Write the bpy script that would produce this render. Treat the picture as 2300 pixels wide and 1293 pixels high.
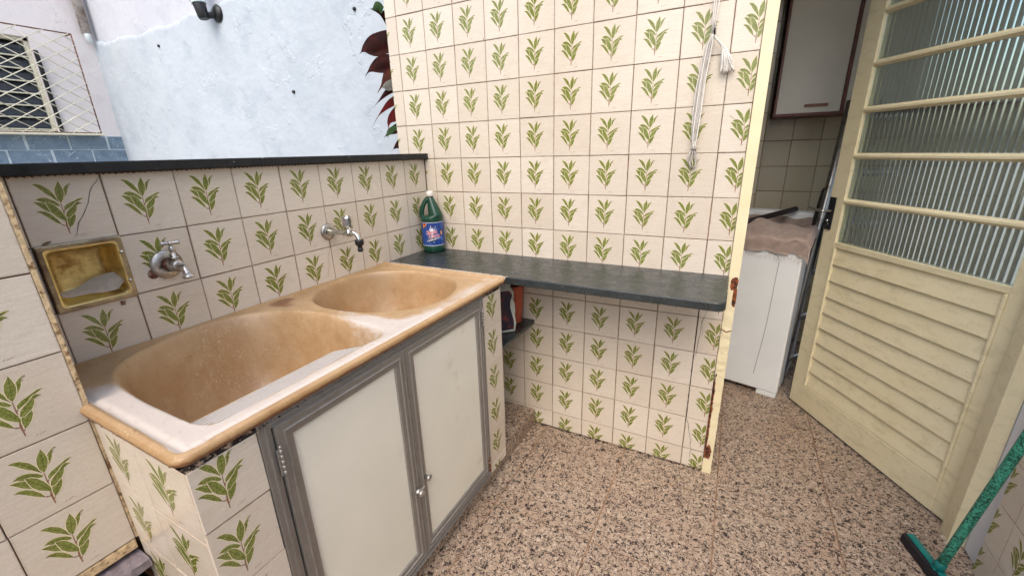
import bpy, bmesh, math, random
import numpy as np
from mathutils import Vector, Matrix
random.seed(7)
R = math.radians
for o in list(bpy.data.objects): bpy.data.objects.remove(o)
S = bpy.context.scene
C = S.collection

# ------------------------------------------------------------ camera, sky, sun, exposure
cam = bpy.data.cameras.new('camera'); camo = bpy.data.objects.new('camera', cam); C.objects.link(camo)
Rm = [[0.8868183649, 0.4613894440, -0.0259416377], [0.1211897114, -0.2863715235, -0.9504232764], [-0.4459442134, 0.8397089564, -0.3098751798]]
m = Matrix(((Rm[0][0], -Rm[1][0], -Rm[2][0], 1.2844), (Rm[0][1], -Rm[1][1], -Rm[2][1], -1.6688),
            (Rm[0][2], -Rm[1][2], -Rm[2][2], 1.3301), (0, 0, 0, 1)))
camo.matrix_world = m
cam.sensor_width = 36; cam.lens = 36 * 937.23 / 2300; cam.clip_start = .02; cam.clip_end = 500
S.camera = camo

W = bpy.data.worlds.new('World'); S.world = W; W.use_nodes = True
wn = W.node_tree.nodes; wl = W.node_tree.links
bg = wn['Background']; sky = wn.new('ShaderNodeTexSky'); sky.sky_type = 'NISHITA'; sky.sun_disc = False
SUN_EL, SUN_AZ = 54, 166          # azimuth clockwise from +Y
sky.sun_elevation = R(SUN_EL); sky.sun_rotation = R(SUN_AZ); sky.air_density = 1.3; sky.dust_density = 4.0
wl.new(sky.outputs[0], bg.inputs[0]); bg.inputs[1].default_value = 0.15
sun = bpy.data.lights.new('sun', 'SUN'); suno = bpy.data.objects.new('sun', sun); C.objects.link(suno)
sun.energy = 0.55; sun.angle = R(60); sun.color = (1, .975, .94)
sd = Vector((math.sin(R(SUN_AZ)) * math.cos(R(SUN_EL)), math.cos(R(SUN_AZ)) * math.cos(R(SUN_EL)), math.sin(R(SUN_EL))))
suno.rotation_euler = sd.to_track_quat('Z', 'Y').to_euler(); suno.location = (0, -2, 6)
S.view_settings.view_transform = 'Standard'; S.view_settings.look = 'None'
S.view_settings.exposure = 1.08; S.view_settings.gamma = 1; S.view_settings.use_curve_mapping = False
S.render.engine = 'CYCLES'
S.cycles.max_bounces = 8; S.cycles.transmission_bounces = 6; S.cycles.diffuse_bounces = 4; S.cycles.glossy_bounces = 3

# ------------------------------------------------------------ node helpers
def hx(s, a=1.0):
    s = s.lstrip('#'); v = [int(s[i:i + 2], 16) / 255 for i in (0, 2, 4)]
    return tuple((c / 12.92 if c < .04045 else ((c + .055) / 1.055) ** 2.4) for c in v) + (a,)
class G:
    def __init__(s, name):
        s.m = bpy.data.materials.new(name); s.m.use_nodes = True; s.t = s.m.node_tree
        s.b = s.t.nodes['Principled BSDF']
    def n(s, ty, ins=None, out=0, **props):
        nd = s.t.nodes.new(ty)
        for k, v in props.items(): setattr(nd, k, v)
        for k, v in (ins or {}).items(): s.set(nd.inputs[k], v)
        return nd.outputs[out] if out is not None else nd
    def set(s, inp, v):
        if isinstance(v, bpy.types.NodeSocket): s.t.links.new(v, inp)
        else: inp.default_value = v
    def P(s, **k):
        for a, v in k.items(): s.set(s.b.inputs[a.replace('_', ' ')], v)
    def obj(s): return s.n('ShaderNodeTexCoord', out=3)
    def rnd(s): return s.n('ShaderNodeObjectInfo', out=5)
    def mapping(s, v, sc=(1, 1, 1), loc=(0, 0, 0), rot=(0, 0, 0)):
        return s.n('ShaderNodeMapping', {0: v, 1: loc, 2: rot, 3: sc})
    def add(s, a, b): return s.n('ShaderNodeVectorMath', {0: a, 1: b}, operation='ADD')
    def noise(s, v, scale, detail=4, rough=.55, dist=0, col=False, w=None):
        ins = {'Vector': v, 'Scale': scale, 'Detail': detail, 'Roughness': rough, 'Distortion': dist}
        if w is not None:
            ins['W'] = w
            return s.n('ShaderNodeTexNoise', ins, out=1 if col else 0, noise_dimensions='4D')
        return s.n('ShaderNodeTexNoise', ins, out=1 if col else 0)
    def ramp(s, f, a, b, c0=(0, 0, 0, 1), c1=(1, 1, 1, 1)):
        nd = s.n('ShaderNodeValToRGB', {0: f}, out=None); e = nd.color_ramp.elements
        e[0].position = a; e[1].position = b; e[0].color = c0; e[1].color = c1
        return nd.outputs[0]
    def mix(s, f, a, b, bt='MIX'):
        nd = s.n('ShaderNodeMix', out=None, data_type='RGBA', blend_type=bt)
        s.set(nd.inputs[0], f); s.set(nd.inputs[6], a); s.set(nd.inputs[7], b)
        return nd.outputs[2]
    def math(s, op, a, b=0.0, c=0.0, clamp=False):
        nd = s.n('ShaderNodeMath', out=None, operation=op); nd.use_clamp = clamp
        s.set(nd.inputs[0], a); s.set(nd.inputs[1], b)
        if op in ('MULTIPLY_ADD', 'SMOOTH_MIN', 'SMOOTH_MAX', 'COMPARE', 'WRAP'): s.set(nd.inputs[2], c)
        return nd.outputs[0]
    def mr(s, v, a, b, c=0.0, d=1.0):
        return s.n('ShaderNodeMapRange', {0: v, 1: a, 2: b, 3: c, 4: d})
    def xyz(s, v):
        nd = s.n('ShaderNodeSeparateXYZ', {0: v}, out=None); return nd.outputs
    def bump(s, h, st=.3, d=.002, nrm=None):
        ins = {'Strength': st, 'Distance': d, 'Height': h}
        if nrm is not None: ins['Normal'] = nrm
        return s.n('ShaderNodeBump', ins)
    def attr(s, name): return s.n('ShaderNodeAttribute', out=2, attribute_name=name)
    def rcoord(s):
        r = s.rnd(); v = s.n('ShaderNodeCombineXYZ', {0: s.math('MULTIPLY', r, 37.0), 1: s.math('MULTIPLY', r, 91.0), 2: s.math('MULTIPLY', r, 53.0)})
        return s.add(s.obj(), v)

def simple(name, col, rough=.5, metal=0.0, nsc=40, var=.15, bst=.15, bsc=150, bd=.001, dirt=None, **k):
    g = G(name); v = g.rcoord()
    a = g.noise(v, nsc, 5, .6); c = hx(col) if isinstance(col, str) else col
    c0 = tuple(x * (1 - var) for x in c[:3]) + (1,); c1 = tuple(min(1, x * (1 + var)) for x in c[:3]) + (1,)
    colr = g.ramp(a, .3, .7, c0, c1)
    if dirt: colr = g.mix(g.ramp(g.noise(v, dirt[1], 6, .65), dirt[2], dirt[3]), colr, hx(dirt[0]))
    g.P(Base_Color=colr, Roughness=g.mr(g.noise(v, nsc * .7, 4), .3, .7, max(.02, rough - .08), min(1, rough + .08)), Metallic=metal)
    if bst: g.P(Normal=g.bump(g.noise(v, bsc, 4), bst, bd))
    g.P(**k)
    return g.m

# ------------------------------------------------------------ materials
T = .152
def tile_surface(name, base_fn, coat=True, edge=True, rough=.17):
    g = G(name); o = g.obj(); v = g.rcoord()
    st = g.noise(g.mapping(v, (22, 190, 22)), 1.0, 4, .6, .6)          # long horizontal strokes of the glaze
    fine = g.noise(v, 260, 3, .6)
    col = base_fn(g, v, st, fine)
    if edge:                                                            # grime that creeps in from the joints
        s = g.xyz(o)
        e = g.math('MAXIMUM', g.math('ABSOLUTE', s[0]), g.math('ABSOLUTE', s[1]))
        e = g.math('ADD', e, g.math('MULTIPLY', g.math('SUBTRACT', g.noise(v, 60, 4), .5), .006))
        mk = g.math('MULTIPLY', g.mr(e, .0715, .0765), .5)
        col = g.mix(mk, col, hx('8a6a4c'))
    big = g.noise(v, 14, 4, .6)
    col = g.mix(g.math('MULTIPLY', g.ramp(big, .55, .8), .16), col, hx('a98c6c'))
    spot = g.ramp(g.noise(v, 130, 2, .5), .74, .77)
    col = g.mix(g.math('MULTIPLY', spot, .5), col, hx('7d5f45'))
    rr = g.n('ShaderNodeMapRange', {0: g.noise(v, 9, 4), 1: .35, 2: .75, 3: rough - .04, 4: rough + .12})
    g.P(Base_Color=col, Roughness=rr)
    b = g.bump(st, .32, .0011); b = g.bump(g.noise(v, 18, 2), .25, .004, b)
    g.P(Normal=b, Coat_Weight=.18, Coat_IOR=1.7, Coat_Roughness=.06, Coat_Normal=b)
    return g.m
def cream(c0, c1):
    def f(g, v, st, fine):
        r = g.rnd()
        a = g.mix(r, hx(c0), hx(c1))
        a = g.mix(g.math('MULTIPLY', g.ramp(st, .35, .7), .28), a, hx('b0a290'))
        return g.mix(g.math('MULTIPLY', g.ramp(fine, .4, .7), .12), a, hx('fff6ea'))
    return f
def ink(c0, c1, c2):
    def f(g, v, st, fine):
        a = g.mix(g.ramp(g.noise(v, 70, 4, .7), .35, .65), hx(c0), hx(c1))
        return g.mix(g.math('MULTIPLY', g.ramp(fine, .45, .6), .6), a, hx(c2))
    return f
M_TILE = tile_surface('glazed_tile', cream('d4cabb', 'cabead'))
M_LEAF = tile_surface('leaf_print', ink('747c38', '8d944f', '5d6729'), edge=False)
M_LINE = tile_surface('leaf_line_print', ink('4a4a1c', '5c5423', '3e3a1a'), edge=False)
M_HALO = tile_surface('leaf_halo_print', ink('ddd2a6', 'e0d6b2', 'd2c69c'), edge=False)
M_STEM = tile_surface('stem_print', ink('8a6448', '94705a', '6e4e3a'), edge=False)
TILEM = [M_TILE, M_LEAF, M_LINE, M_HALO, M_STEM]
M_ROOMTILE = tile_surface('room_tile', cream('bdb196', 'b0a386'))
M_GROUT = simple('grout', '705742', .9, nsc=60, var=.35, bst=.5, bsc=400, dirt=('9a7c60', 30, .5, .7))
M_CREAM = simple('cream_tile_edge', 'cdb48c', .6, nsc=90, var=.25, bst=.6, bsc=200, bd=.002, dirt=('7a5c3a', 70, .5, .62))

def m_slate(name, c0, c1, c2, rough=.32):
    g = G(name); v = g.obj()
    n1 = g.noise(g.mapping(v, (1, 2.5, 1)), 14, 8, .65, .8); n2 = g.noise(v, 60, 6, .7, 1.5)
    col = g.ramp(n1, .3, .72, hx(c0), hx(c1)); col = g.mix(g.math('MULTIPLY', g.ramp(n2, .56, .75), .5), col, hx(c2))
    col = g.mix(g.ramp(g.noise(v, 95, 2), .735, .77), col, hx('aab0a4'))
    g.P(Base_Color=col, Roughness=g.mr(g.noise(v, 22, 6, .7), .3, .7, rough - .1, rough + .22))
    b = g.bump(n1, .5, .004); g.P(Normal=g.bump(n2, .35, .0015, b))
    return g.m
M_SLATE = m_slate('slate', '24292a', '343a3b', '555c5b', .22)
M_SLATE_DARK = m_slate('black_slate', '0f1011', '17191b', '2a2d30', .6)
M_SLATE_PURPLE = m_slate('rough_slate', '5e565c', '91878d', 'c4b8bc', .5)

def m_granite():
    g = G('speckled_stone'); v = g.rcoord()
    wv = g.add(v, g.n('ShaderNodeVectorMath', {0: g.noise(v, 45, 3, .6, 0, True), 'Scale': .028}, operation='SCALE'))
    dk = g.noise(wv, 92, 3.2, .58, 1.3)
    base = g.ramp(g.noise(v, 55, 5, .7), .32, .68, hx('b5a18d'), hx('857262'))
    base = g.mix(g.ramp(g.noise(v, 110, 4, .6), .52, .66), base, hx('cfc1af'))
    base = g.mix(g.math('MULTIPLY', g.ramp(g.noise(v, 3.2, 6, .65), .42, .66), .6), base, hx('a58c78'))
    m1 = g.ramp(dk, .525, .555)
    col = g.mix(m1, base, hx('2b2424'))
    m2 = g.ramp(g.noise(wv, 120, 2.5, .5, 1.0), .62, .66); col = g.mix(g.math('MULTIPLY', m2, .8), col, hx('5b4038'))
    g.P(Base_Color=col, Roughness=g.mr(g.noise(v, 8, 5), .3, .7, .34, .62), Normal=g.bump(g.noise(v, 200, 3), .12, .001), Specular_IOR_Level=.4)
    return g.m
M_FLOOR = m_granite()
M_JOINT = simple('floor_joint', '8f7158', .85, nsc=30, var=.25, bst=.4, bsc=300, dirt=('5c4434', 12, .45, .7))
M_DARKJOINT = simple('dark_joint', '1c1614', .9)

def m_tub():
    g = G('tub_resin'); v = g.obj(); s = g.xyz(v)
    base = g.ramp(g.noise(v, 7, 6, .62, .6), .3, .72, hx('a1825c'), hx('b99c78'))
    base = g.mix(g.math('MULTIPLY', g.ramp(g.noise(v, 16, 7, .7, .8),   .5, .72), .4), base, hx('98704a'))
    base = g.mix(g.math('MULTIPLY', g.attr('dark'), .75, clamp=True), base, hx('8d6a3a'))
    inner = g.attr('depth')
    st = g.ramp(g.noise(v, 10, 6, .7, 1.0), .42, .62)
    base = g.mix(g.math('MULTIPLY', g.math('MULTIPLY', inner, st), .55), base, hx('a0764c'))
    patches = g.attr('patches'); nz = g.noise(v, 17, 9, .78, .3)
    grain = g.noise(v, 170, 5, .75)
    w = g.math('ADD', patches, g.math('MULTIPLY', g.math('SUBTRACT', nz, .5), 2.0)); w = g.math('ADD', w, g.math('MULTIPLY', g.math('SUBTRACT', grain, .5), .75))
    wm = g.ramp(w, .42, 1.02)
    col = g.mix(g.math('MULTIPLY', wm, .80), base, hx('cbc5c0'))
    sp = g.math('MULTIPLY', g.ramp(grain, .56, .64), g.ramp(g.noise(v, 6, 4), .42, .62)); col = g.mix(g.math('MULTIPLY', sp, .5), col, hx('e3cdb0'))
    streak = g.noise(g.mapping(v, (9, 30, 3)), 3.0, 7, .7, .4); col = g.mix(g.math('MULTIPLY', g.ramp(streak, .55, .72), .3), col, hx('7e5a38'))
    
    grime = g.attr('grime'); gm = g.ramp(g.math('ADD', grime, g.math('MULTIPLY', g.math('SUBTRACT', g.noise(v, 30, 7, .75), .5), 1.3)), .5, .75)
    col = g.mix(g.math('MULTIPLY', gm, .75), col, hx('6b3c24'))
    col = g.mix(g.math('MULTIPLY', g.ramp(g.attr('groove'), .35, .8), .7), col, hx('74828c'))
    g.P(Base_Color=col, Roughness=g.mr(g.math('ADD', g.math('MULTIPLY', wm, .4), nz), .3, 1.1, .24, .62), Specular_IOR_Level=.5)
    b = g.bump(g.noise(v, 30, 5, .7), .18, .003); g.P(Normal=g.bump(grain, .3, .0008, b))
    return g.m
M_TUB = m_tub()
M_CAULK = simple('caulk', '2a2320', .9, nsc=90, var=.5, bst=1, bsc=160, bd=.004, dirt=('b9a48c', 55, .5, .6))
M_CAULKW = simple('pale_caulk', 'b9ab9a', .8, nsc=70, var=.2, bst=1, bsc=140, bd=.003, dirt=('4a3a30', 50, .55, .65))

def m_alu():
    g = G('dull_aluminium'); v = g.rcoord()
    a = g.noise(g.mapping(v, (1, 1, 1)), 60.0, 5, .6); c = g.ramp(a, .3, .7, hx('93908c'), hx('a09d99'))
    c = g.mix(g.math('MULTIPLY', g.ramp(g.noise(v, 14, 7, .7), .5, .75), .3), c, hx('7d7771'))
    g.P(Base_Color=c, Metallic=.7, Roughness=g.mr(a, .3, .7, .38, .55), Normal=g.bump(g.noise(v, 220, 3), .1, .0006))
    return g.m
M_ALU = m_alu()
M_PANEL = simple('cream_laminate', 'e0dccd', .42, nsc=4, var=.05, bst=.08, bsc=260, dirt=('a89674', 6, .62, .9))
M_CHROME = simple('chrome', 'c9c9c6', .12, 1.0, nsc=50, var=.1, bst=.05, dirt=('7a7468', 40, .5, .8))
M_DULLCHROME = simple('pitted_chrome', 'b9b5af', .34, .75, nsc=60, var=.3, bst=.3, bsc=120, dirt=('4e463e', 35, .5, .62))
M_BRASS = simple('yellowed_steel', 'e6cf8c', .38, .85, nsc=25, var=.18, bst=.15, bsc=90, dirt=('8a5f28', 14, .5, .72))
M_BRASSDARK = simple('stained_steel_flange', 'b8a888', .36, .9, nsc=30, var=.2, bst=.2, dirt=('7a6a58', 16, .45, .65))
M_PLAST = simple('black_plastic', '1b1c1f', .4, nsc=80, var=.2, bst=.1)
M_RUST = simple('rusty_metal', '6a4230', .8, .2, nsc=120, var=.5, bst=.8, bsc=240, dirt=('9c8878', 90, .5, .6))
M_PAPER = simple('grey_sponge_cloth', 'dfd6c8', .9, nsc=60, var=.1, bst=.6, bsc=400, bd=.001)

def m_paint_cream(name, dirtamt=.4, chips=False):
    g = G(name); v = g.obj(); s = g.xyz(v)
    c = g.ramp(g.noise(v, 5, 5, .6), .3, .7, hx('dccfa8'), hx('e3d8b5'))
    c = g.mix(g.math('MULTIPLY', g.ramp(g.noise(g.mapping(v, (1, 1, 2.5)), 11, 7, .72, .5), .5, .78), dirtamt), c, hx('a3966f'))
    c = g.mix(g.math('MULTIPLY', g.ramp(g.noise(v, 170, 3), .66, .72), .5), c, hx('6e5c3c'))
    h = g.noise(v, 90, 5, .65); nb = g.bump(h, .25, .0015)
    if chips:
        nz = g.noise(g.mapping(v, (1, 1, .6)), 85, 6, .7, .4); z = s[2]; x = s[0]
        def band(u, c0, w): return g.math('MULTIPLY', g.math('SUBTRACT', 1.0, g.math('DIVIDE', g.math('ABSOLUTE', g.math('SUBTRACT', u, c0)), w), clamp=True), 1.6, clamp=True)
        h1 = g.math('MULTIPLY', band(x, 1.323, .016), band(z, .848, .034))
        h2 = g.math('MULTIPLY', band(x, 1.330, .009), band(z, .800, .050))
        h3 = g.math('MULTIPLY', band(x, 1.3025, .011), g.math('MULTIPLY', band(z, .28, .30), .80))
        h4 = g.math('MULTIPLY', band(x, 1.314, .02), band(z, .105, .05))
        h5 = g.math('MULTIPLY', band(z, g.math('ADD', .657, g.math('MULTIPLY', g.math('ABSOLUTE', g.math('SUBTRACT', x, 1.32)), .5)), .0035), 1.0)
        hh = g.math('MAXIMUM', g.math('MAXIMUM', h1, h2), g.math('MAXIMUM', g.math('MULTIPLY', h4, .8), g.math('MULTIPLY', h3, .85)))
        mk = g.ramp(g.math('ADD', hh, g.math('MULTIPLY', g.math('SUBTRACT', nz, .5), 1.3)), .40, .44)
        mk = g.math('MAXIMUM', mk, g.ramp(h5, .45, .6))
        rim = g.ramp(g.math('ADD', hh, g.math('MULTIPLY', g.math('SUBTRACT', nz, .5), 1.3)), .22, .36)
        c = g.mix(g.math('MULTIPLY', rim, .8), c, hx('d9c9b4'))
        rc = g.ramp(g.noise(v, 60, 4, .6), .4, .62, hx('2b1712'), hx('8a4a22'))
        c = g.mix(mk, c, rc); nb = g.bump(g.math('SUBTRACT', 1.0, mk), .9, .004, nb)
        nb = g.bump(g.noise(g.mapping(v, (1, 1, 1.6)), 60, 3, .6, 1.0), g.math('MULTIPLY', g.mr(z, .75, .55), .7), .004, nb)
        g.P(Roughness=g.mix(mk, (.42,) * 3 + (1,), (.9,) * 3 + (1,)))
    else: g.P(Roughness=.4)
    g.P(Base_Color=c, Normal=nb)
    return g.m
M_DOOR = m_paint_cream('cream_enamel', .5)
M_JAMB = m_paint_cream('chipped_cream_enamel', .25, True)
M_JAMBR = m_paint_cream('worn_cream_enamel', .5)
M_HINGESIDE = simple('bare_wood_edge', '8a7558', .8, nsc=40, var=.3, bst=.5, bsc=90, dirt=('5c4028', 25, .5, .7))

def m_plaster(name, c0, c1, stain, amt=.5, bst=.55):
    g = G(name); v = g.obj()
    c = g.ramp(g.noise(v, 1.6, 7, .65, 0), .3, .7, hx(c0), hx(c1))
    c = g.mix(g.math('MULTIPLY', g.ramp(g.noise(v, 4.5, 8, .62, .15), .52, .72), amt), c, hx(stain))
    c = g.mix(g.math('MULTIPLY', g.ramp(g.noise(v, 26, 5, .7), .56, .72), .3), c, hx(stain))
    vor = g.n('ShaderNodeTexVoronoi', {'Vector': g.add(v, g.n('ShaderNodeVectorMath', {0: g.noise(v, 5, 5, .7, 0, True), 'Scale': .5}, operation='SCALE')), 'Scale': 2.1}, feature='DISTANCE_TO_EDGE')
    crack = g.math('MULTIPLY', g.ramp(vor, .0, .006, (1, 1, 1, 1), (0, 0, 0, 1)), g.ramp(g.noise(v, 1.8, 4), .52, .6))
    c = g.mix(g.math('MULTIPLY', crack, .4), c, hx('7f8690'))
    b = g.bump(g.noise(v, 2.6, 7, .55, 0), bst, .05); b = g.bump(g.noise(v, 55, 4), .25, .004, b)
    flake = g.ramp(g.noise(v, 5, 6, .6, .1), .60, .63); b = g.bump(flake, .45, .005, b)
    g.P(Base_Color=c, Roughness=.85, Normal=b)
    return g.m
M_WHITEWALL = m_plaster('bluish_white_limewash', 'aab4be', 'b7c0c9', '93a1af', .5)
M_PINKWALL = m_plaster('pinkish_white_paint', 'd9d4d6', 'e0dcde', 'bdb4b4', .45, .2)
M_UPPERWALL = m_plaster('upper_white_paint', 'b9bdc8', 'c4c8d1', 'a3aaba', .4, .3)
M_PLASTER = m_plaster('inner_white_plaster', 'c9cbd0', 'd3d3d6', 'a9a296', .3, .2)
M_ROOMWALL = m_plaster('room_plaster', 'b5aa9a', 'c0b5a4', '988b7b', .2, .1)
M_CONCRETE = m_plaster('pale_concrete', '8c8880', '9c978e', '6e6860', .5, .3)

def m_blue():
    g = G('blue_slate_tile'); v = g.rcoord()
    c = g.ramp(g.noise(v, 9, 7, .7, .8), .3, .7, hx('5c7084'), hx('8296a8'))
    c = g.mix(g.ramp(g.noise(v, 11, 5, .7, 2.2), .60, .66), c, hx('c2ced6'))
    g.P(Base_Color=c, Roughness=.5, Normal=g.bump(g.noise(v, 30, 5), .3, .003)); return g.m
M_BLUE = m_blue()
M_MORTAR = simple('pale_mortar', 'c6d2d9', .9, nsc=20, var=.15)
M_IRON = simple('pale_painted_iron', 'd6d3c0', .5, nsc=50, var=.12, bst=.3, dirt=('7a6858', 60, .6, .7))
M_IRONDARK = simple('dark_iron', '0e0f12', .5)
M_DARKGLASS = simple('dark_window_glass', '232b36', .12, nsc=5, var=.3, bst=.2, bsc=6, bd=.01, dirt=('5f6b78', 9, .6, .75))
M_PVC = simple('pvc_pipe', 'bdb6b2', .6, nsc=20, var=.15, bst=.3, dirt=('77695c', 9, .45, .65))
M_WHITEPLASTIC = simple('white_plastic', 'd9e4e6', .3, nsc=20, var=.04, bst=.03)
M_CFL = simple('lamp_tube', 'cfe0e2', .25, nsc=20, var=.04, bst=0)
def m_leafmat(name, c0, c1):
    g = G(name); v = g.rcoord()
    c = g.ramp(g.noise(v, 14, 5, .6), .35, .65, hx(c0), hx(c1))
    wv = g.n('ShaderNodeTexWave', {'Vector': g.mapping(v, (1, 1, 1), (0, 0, 0), (0, 0, .6)), 'Scale': 28, 'Distortion': 1.0}, out=1)
    c = g.mix(g.math('MULTIPLY', wv, .25), c, hx(c0)); g.P(Base_Color=c, Roughness=.55, Specular_IOR_Level=.15, Normal=g.bump(wv, .2, .002)); return g.m
M_REDLEAF = m_leafmat('red_leaf', '2c0f0e', '4a1812'); M_BRIGHTLEAF = m_leafmat('bright_red_leaf', '5a120e', '7a1c16')
M_BROWNLEAF = m_leafmat('brown_leaf', '4a2014', '5e3320'); M_GREENLEAF = m_leafmat('green_leaf', '3c5a34', '4f6b44'); M_GREYLEAF = m_leafmat('grey_leaf', '8a8a84', '77776e')
M_BARK = simple('plant_stem', '4a3626', .8)

def m_glass():
    g = G('fluted_glass'); v = g.obj()
    g.P(Base_Color=hx('e3efea'), Roughness=.04, IOR=1.5, Transmission_Weight=.96, Specular_IOR_Level=.6)
    return g.m
M_GLASS = m_glass()
M_WMACHINE = simple('white_enamel', 'dfe2e1', .35, nsc=6, var=.04, bst=.03)
M_GREYLINE = simple('grey_groove', '8f9492', .5)
M_TOWEL = simple('dusty_pink_towel', 'cdb9ad', .95, nsc=35, var=.16, bst=1.0, bsc=420, bd=.002, Sheen_Weight=.3)
M_WOOD = simple('dark_red_wood', '5a2216', .4, nsc=12, var=.4, bst=.2)
M_WOODBAR = simple('red_brown_wood', '7a4630', .4, nsc=40, var=.2, bst=.2)
M_CABDOOR = simple('pale_cabinet_laminate', 'c9c5ba', .45, nsc=4, var=.04, bst=.05)
M_DARKBAR = simple('very_dark_brown', '1d1112', .45, nsc=30, var=.3)
M_BOARD = simple('dark_cover_cloth', '202224', .9, nsc=90, var=.3, bst=.5, bsc=300)
M_STEEL = simple('bare_aluminium', 'b0b0ae', .35, .9, nsc=30, var=.12, bst=.1, dirt=('6a665f', 20, .55, .75))
M_TEAL = simple('teal_plastic', '11706a', .35, nsc=20, var=.15, bst=.05)
M_RUBBER = simple('black_rubber', '14141c', .6)
def m_pole():
    g = G('green_mottled_sleeve'); v = g.obj()
    n = g.noise(v, 95, 3, .6, 2.0); c = g.ramp(n, .42, .58, hx('0d4438'), hx('3f9a80'))
    c = g.mix(g.ramp(g.noise(v, 90, 2, .5, 1), .6, .65), c, hx('0a2c26')); g.P(Base_Color=c, Roughness=.35); return g.m
M_POLE = m_pole()
M_CORD = simple('grey_white_cord', 'c0bab2', .8, nsc=200, var=.2, bst=.8, bsc=700, dirt=('85786a', 50, .5, .7))
M_CORDW = simple('white_cord', 'd9d4cc', .8, nsc=200, var=.12, bst=.8, bsc=700)
M_GREENBOTTLE = simple('dark_green_plastic', '0d3b2c', .28, nsc=20, var=.12, bst=.03)
M_CAP = simple('white_cap', 'dcd8d0', .35, nsc=50, var=.04)
M_LBLUE = simple('label_blue', '1c3f86', .35, nsc=45, var=.45, bst=0, dirt=('4a78c0', 30, .56, .72))
M_LWHITE = simple('label_white', 'e9e9ea', .4, nsc=50, var=.03, bst=0)
M_LRED = simple('label_red', 'c01f2c', .4, nsc=50, var=.08, bst=0)
M_LYEL = simple('label_yellow', 'e6a02c', .4, nsc=50, var=.2, bst=0)
M_LDARK = simple('label_dark', '101c26', .4, nsc=50, var=.1, bst=0)
M_LSILVER = simple('label_silver', 'c3c8d0', .3, .3, nsc=50, var=.05, bst=0)
M_BOT2 = simple('pale_bottle_plastic', 'b9bdb6', .4, nsc=30, var=.06)
M_LNAVY = simple('label_navy', '171a30', .4, nsc=60, var=.3, bst=0, dirt=('6a2a2c', 25, .5, .6))
M_TERRA = simple('terracotta_plastic', 'b5583f', .6, nsc=30, var=.1)

# ------------------------------------------------------------ object helpers
def link(o): C.objects.link(o); return o
def tag(o, label=None, cat=None, group=None, kind=None):
    if label: o['label'] = label
    if cat: o['category'] = cat
    if group: o['group'] = group
    if kind: o['kind'] = kind
    return o
def thing(name, label, cat, loc=(0, 0, 0), group=None):
    o = bpy.data.objects.new(name, None); link(o); o.location = loc; o.empty_display_size = .1
    return tag(o, label, cat, group)
def wm(o):
    mm = o.matrix_basis.copy()
    if o.parent: mm = wm(o.parent) @ o.matrix_parent_inverse @ mm
    return mm
def parent(o, p):
    if p is not None:
        o.parent = p; o.matrix_parent_inverse = wm(p).inverted()
    return o
def done(name, bm, mats, par=None, smooth=False, mat=None, autosmooth=None):
    me = bpy.data.meshes.new(name); bmesh.ops.recalc_face_normals(bm, faces=bm.faces) if par != 'x' else None
    bm.to_mesh(me); bm.free()
    for x in (mats if isinstance(mats, (list, tuple)) else [mats]): me.materials.append(x)
    if smooth: me.polygons.foreach_set('use_smooth', [True] * len(me.polygons))
    if autosmooth: me.set_sharp_from_angle(angle=R(autosmooth))
    o = bpy.data.objects.new(name, me); link(o)
    if mat is not None: o.matrix_basis = mat
    return parent(o, par)
def B(): return bmesh.new()
def box(bm, lo, hi, bev=0, mat=None, seg=2, mi=0):
    r = bmesh.ops.create_cube(bm, size=1.0); vs = r['verts']
    for v in vs: v.co = Vector([lo[i] + (v.co[i] + .5) * (hi[i] - lo[i]) for i in range(3)])
    fs = {f for v in vs for f in v.link_faces}
    for f in fs: f.material_index = mi
    if bev:
        es = list({e for v in vs for e in v.link_edges})
        rr = bmesh.ops.bevel(bm, geom=es, offset=bev, segments=seg, affect='EDGES', profile=.5)
        vs = list(set(rr['verts']) | {v for f in rr['faces'] for v in f.verts})
        for f in rr['faces']: f.material_index = mi
    if mat is not None:
        bmesh.ops.transform(bm, matrix=mat, verts=[v for v in vs if v.is_valid])
    return bm
def bobj(name, lo, hi, mats, par=None, bev=.001, seg=2, mat=None):
    bm = B(); box(bm, lo, hi, bev, None, seg)
    return done(name, bm, mats, par, mat=mat)
def tube(bm, pts, rad, seg=12, cap=True, mi=0, ell=1.0):
    pts = [Vector(p) for p in pts]; n = len(pts)
    if not hasattr(rad, '__len__'): rad = [rad] * n
    tang = [((pts[min(i + 1, n - 1)] - pts[max(i - 1, 0)]).normalized()) for i in range(n)]
    up = Vector((0, 0, 1)) if abs(tang[0].z) < .9 else Vector((1, 0, 0))
    a = tang[0].cross(up).normalized(); rings = []
    for i in range(n):
        a = (a - tang[i] * a.dot(tang[i])).normalized(); b = tang[i].cross(a)
        rings.append([bm.verts.new(pts[i] + (a * math.cos(2 * math.pi * k / seg) + b * math.sin(2 * math.pi * k / seg) * ell) * rad[i]) for k in range(seg)])
    for i in range(n - 1):
        for k in range(seg):
            f = bm.faces.new((rings[i][k], rings[i][(k + 1) % seg], rings[i + 1][(k + 1) % seg], rings[i + 1][k])); f.material_index = mi; f.smooth = True
    if cap:
        for rg in (rings[0], rings[-1]):
            f = bm.faces.new(rg); f.material_index = mi
    return bm
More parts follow.
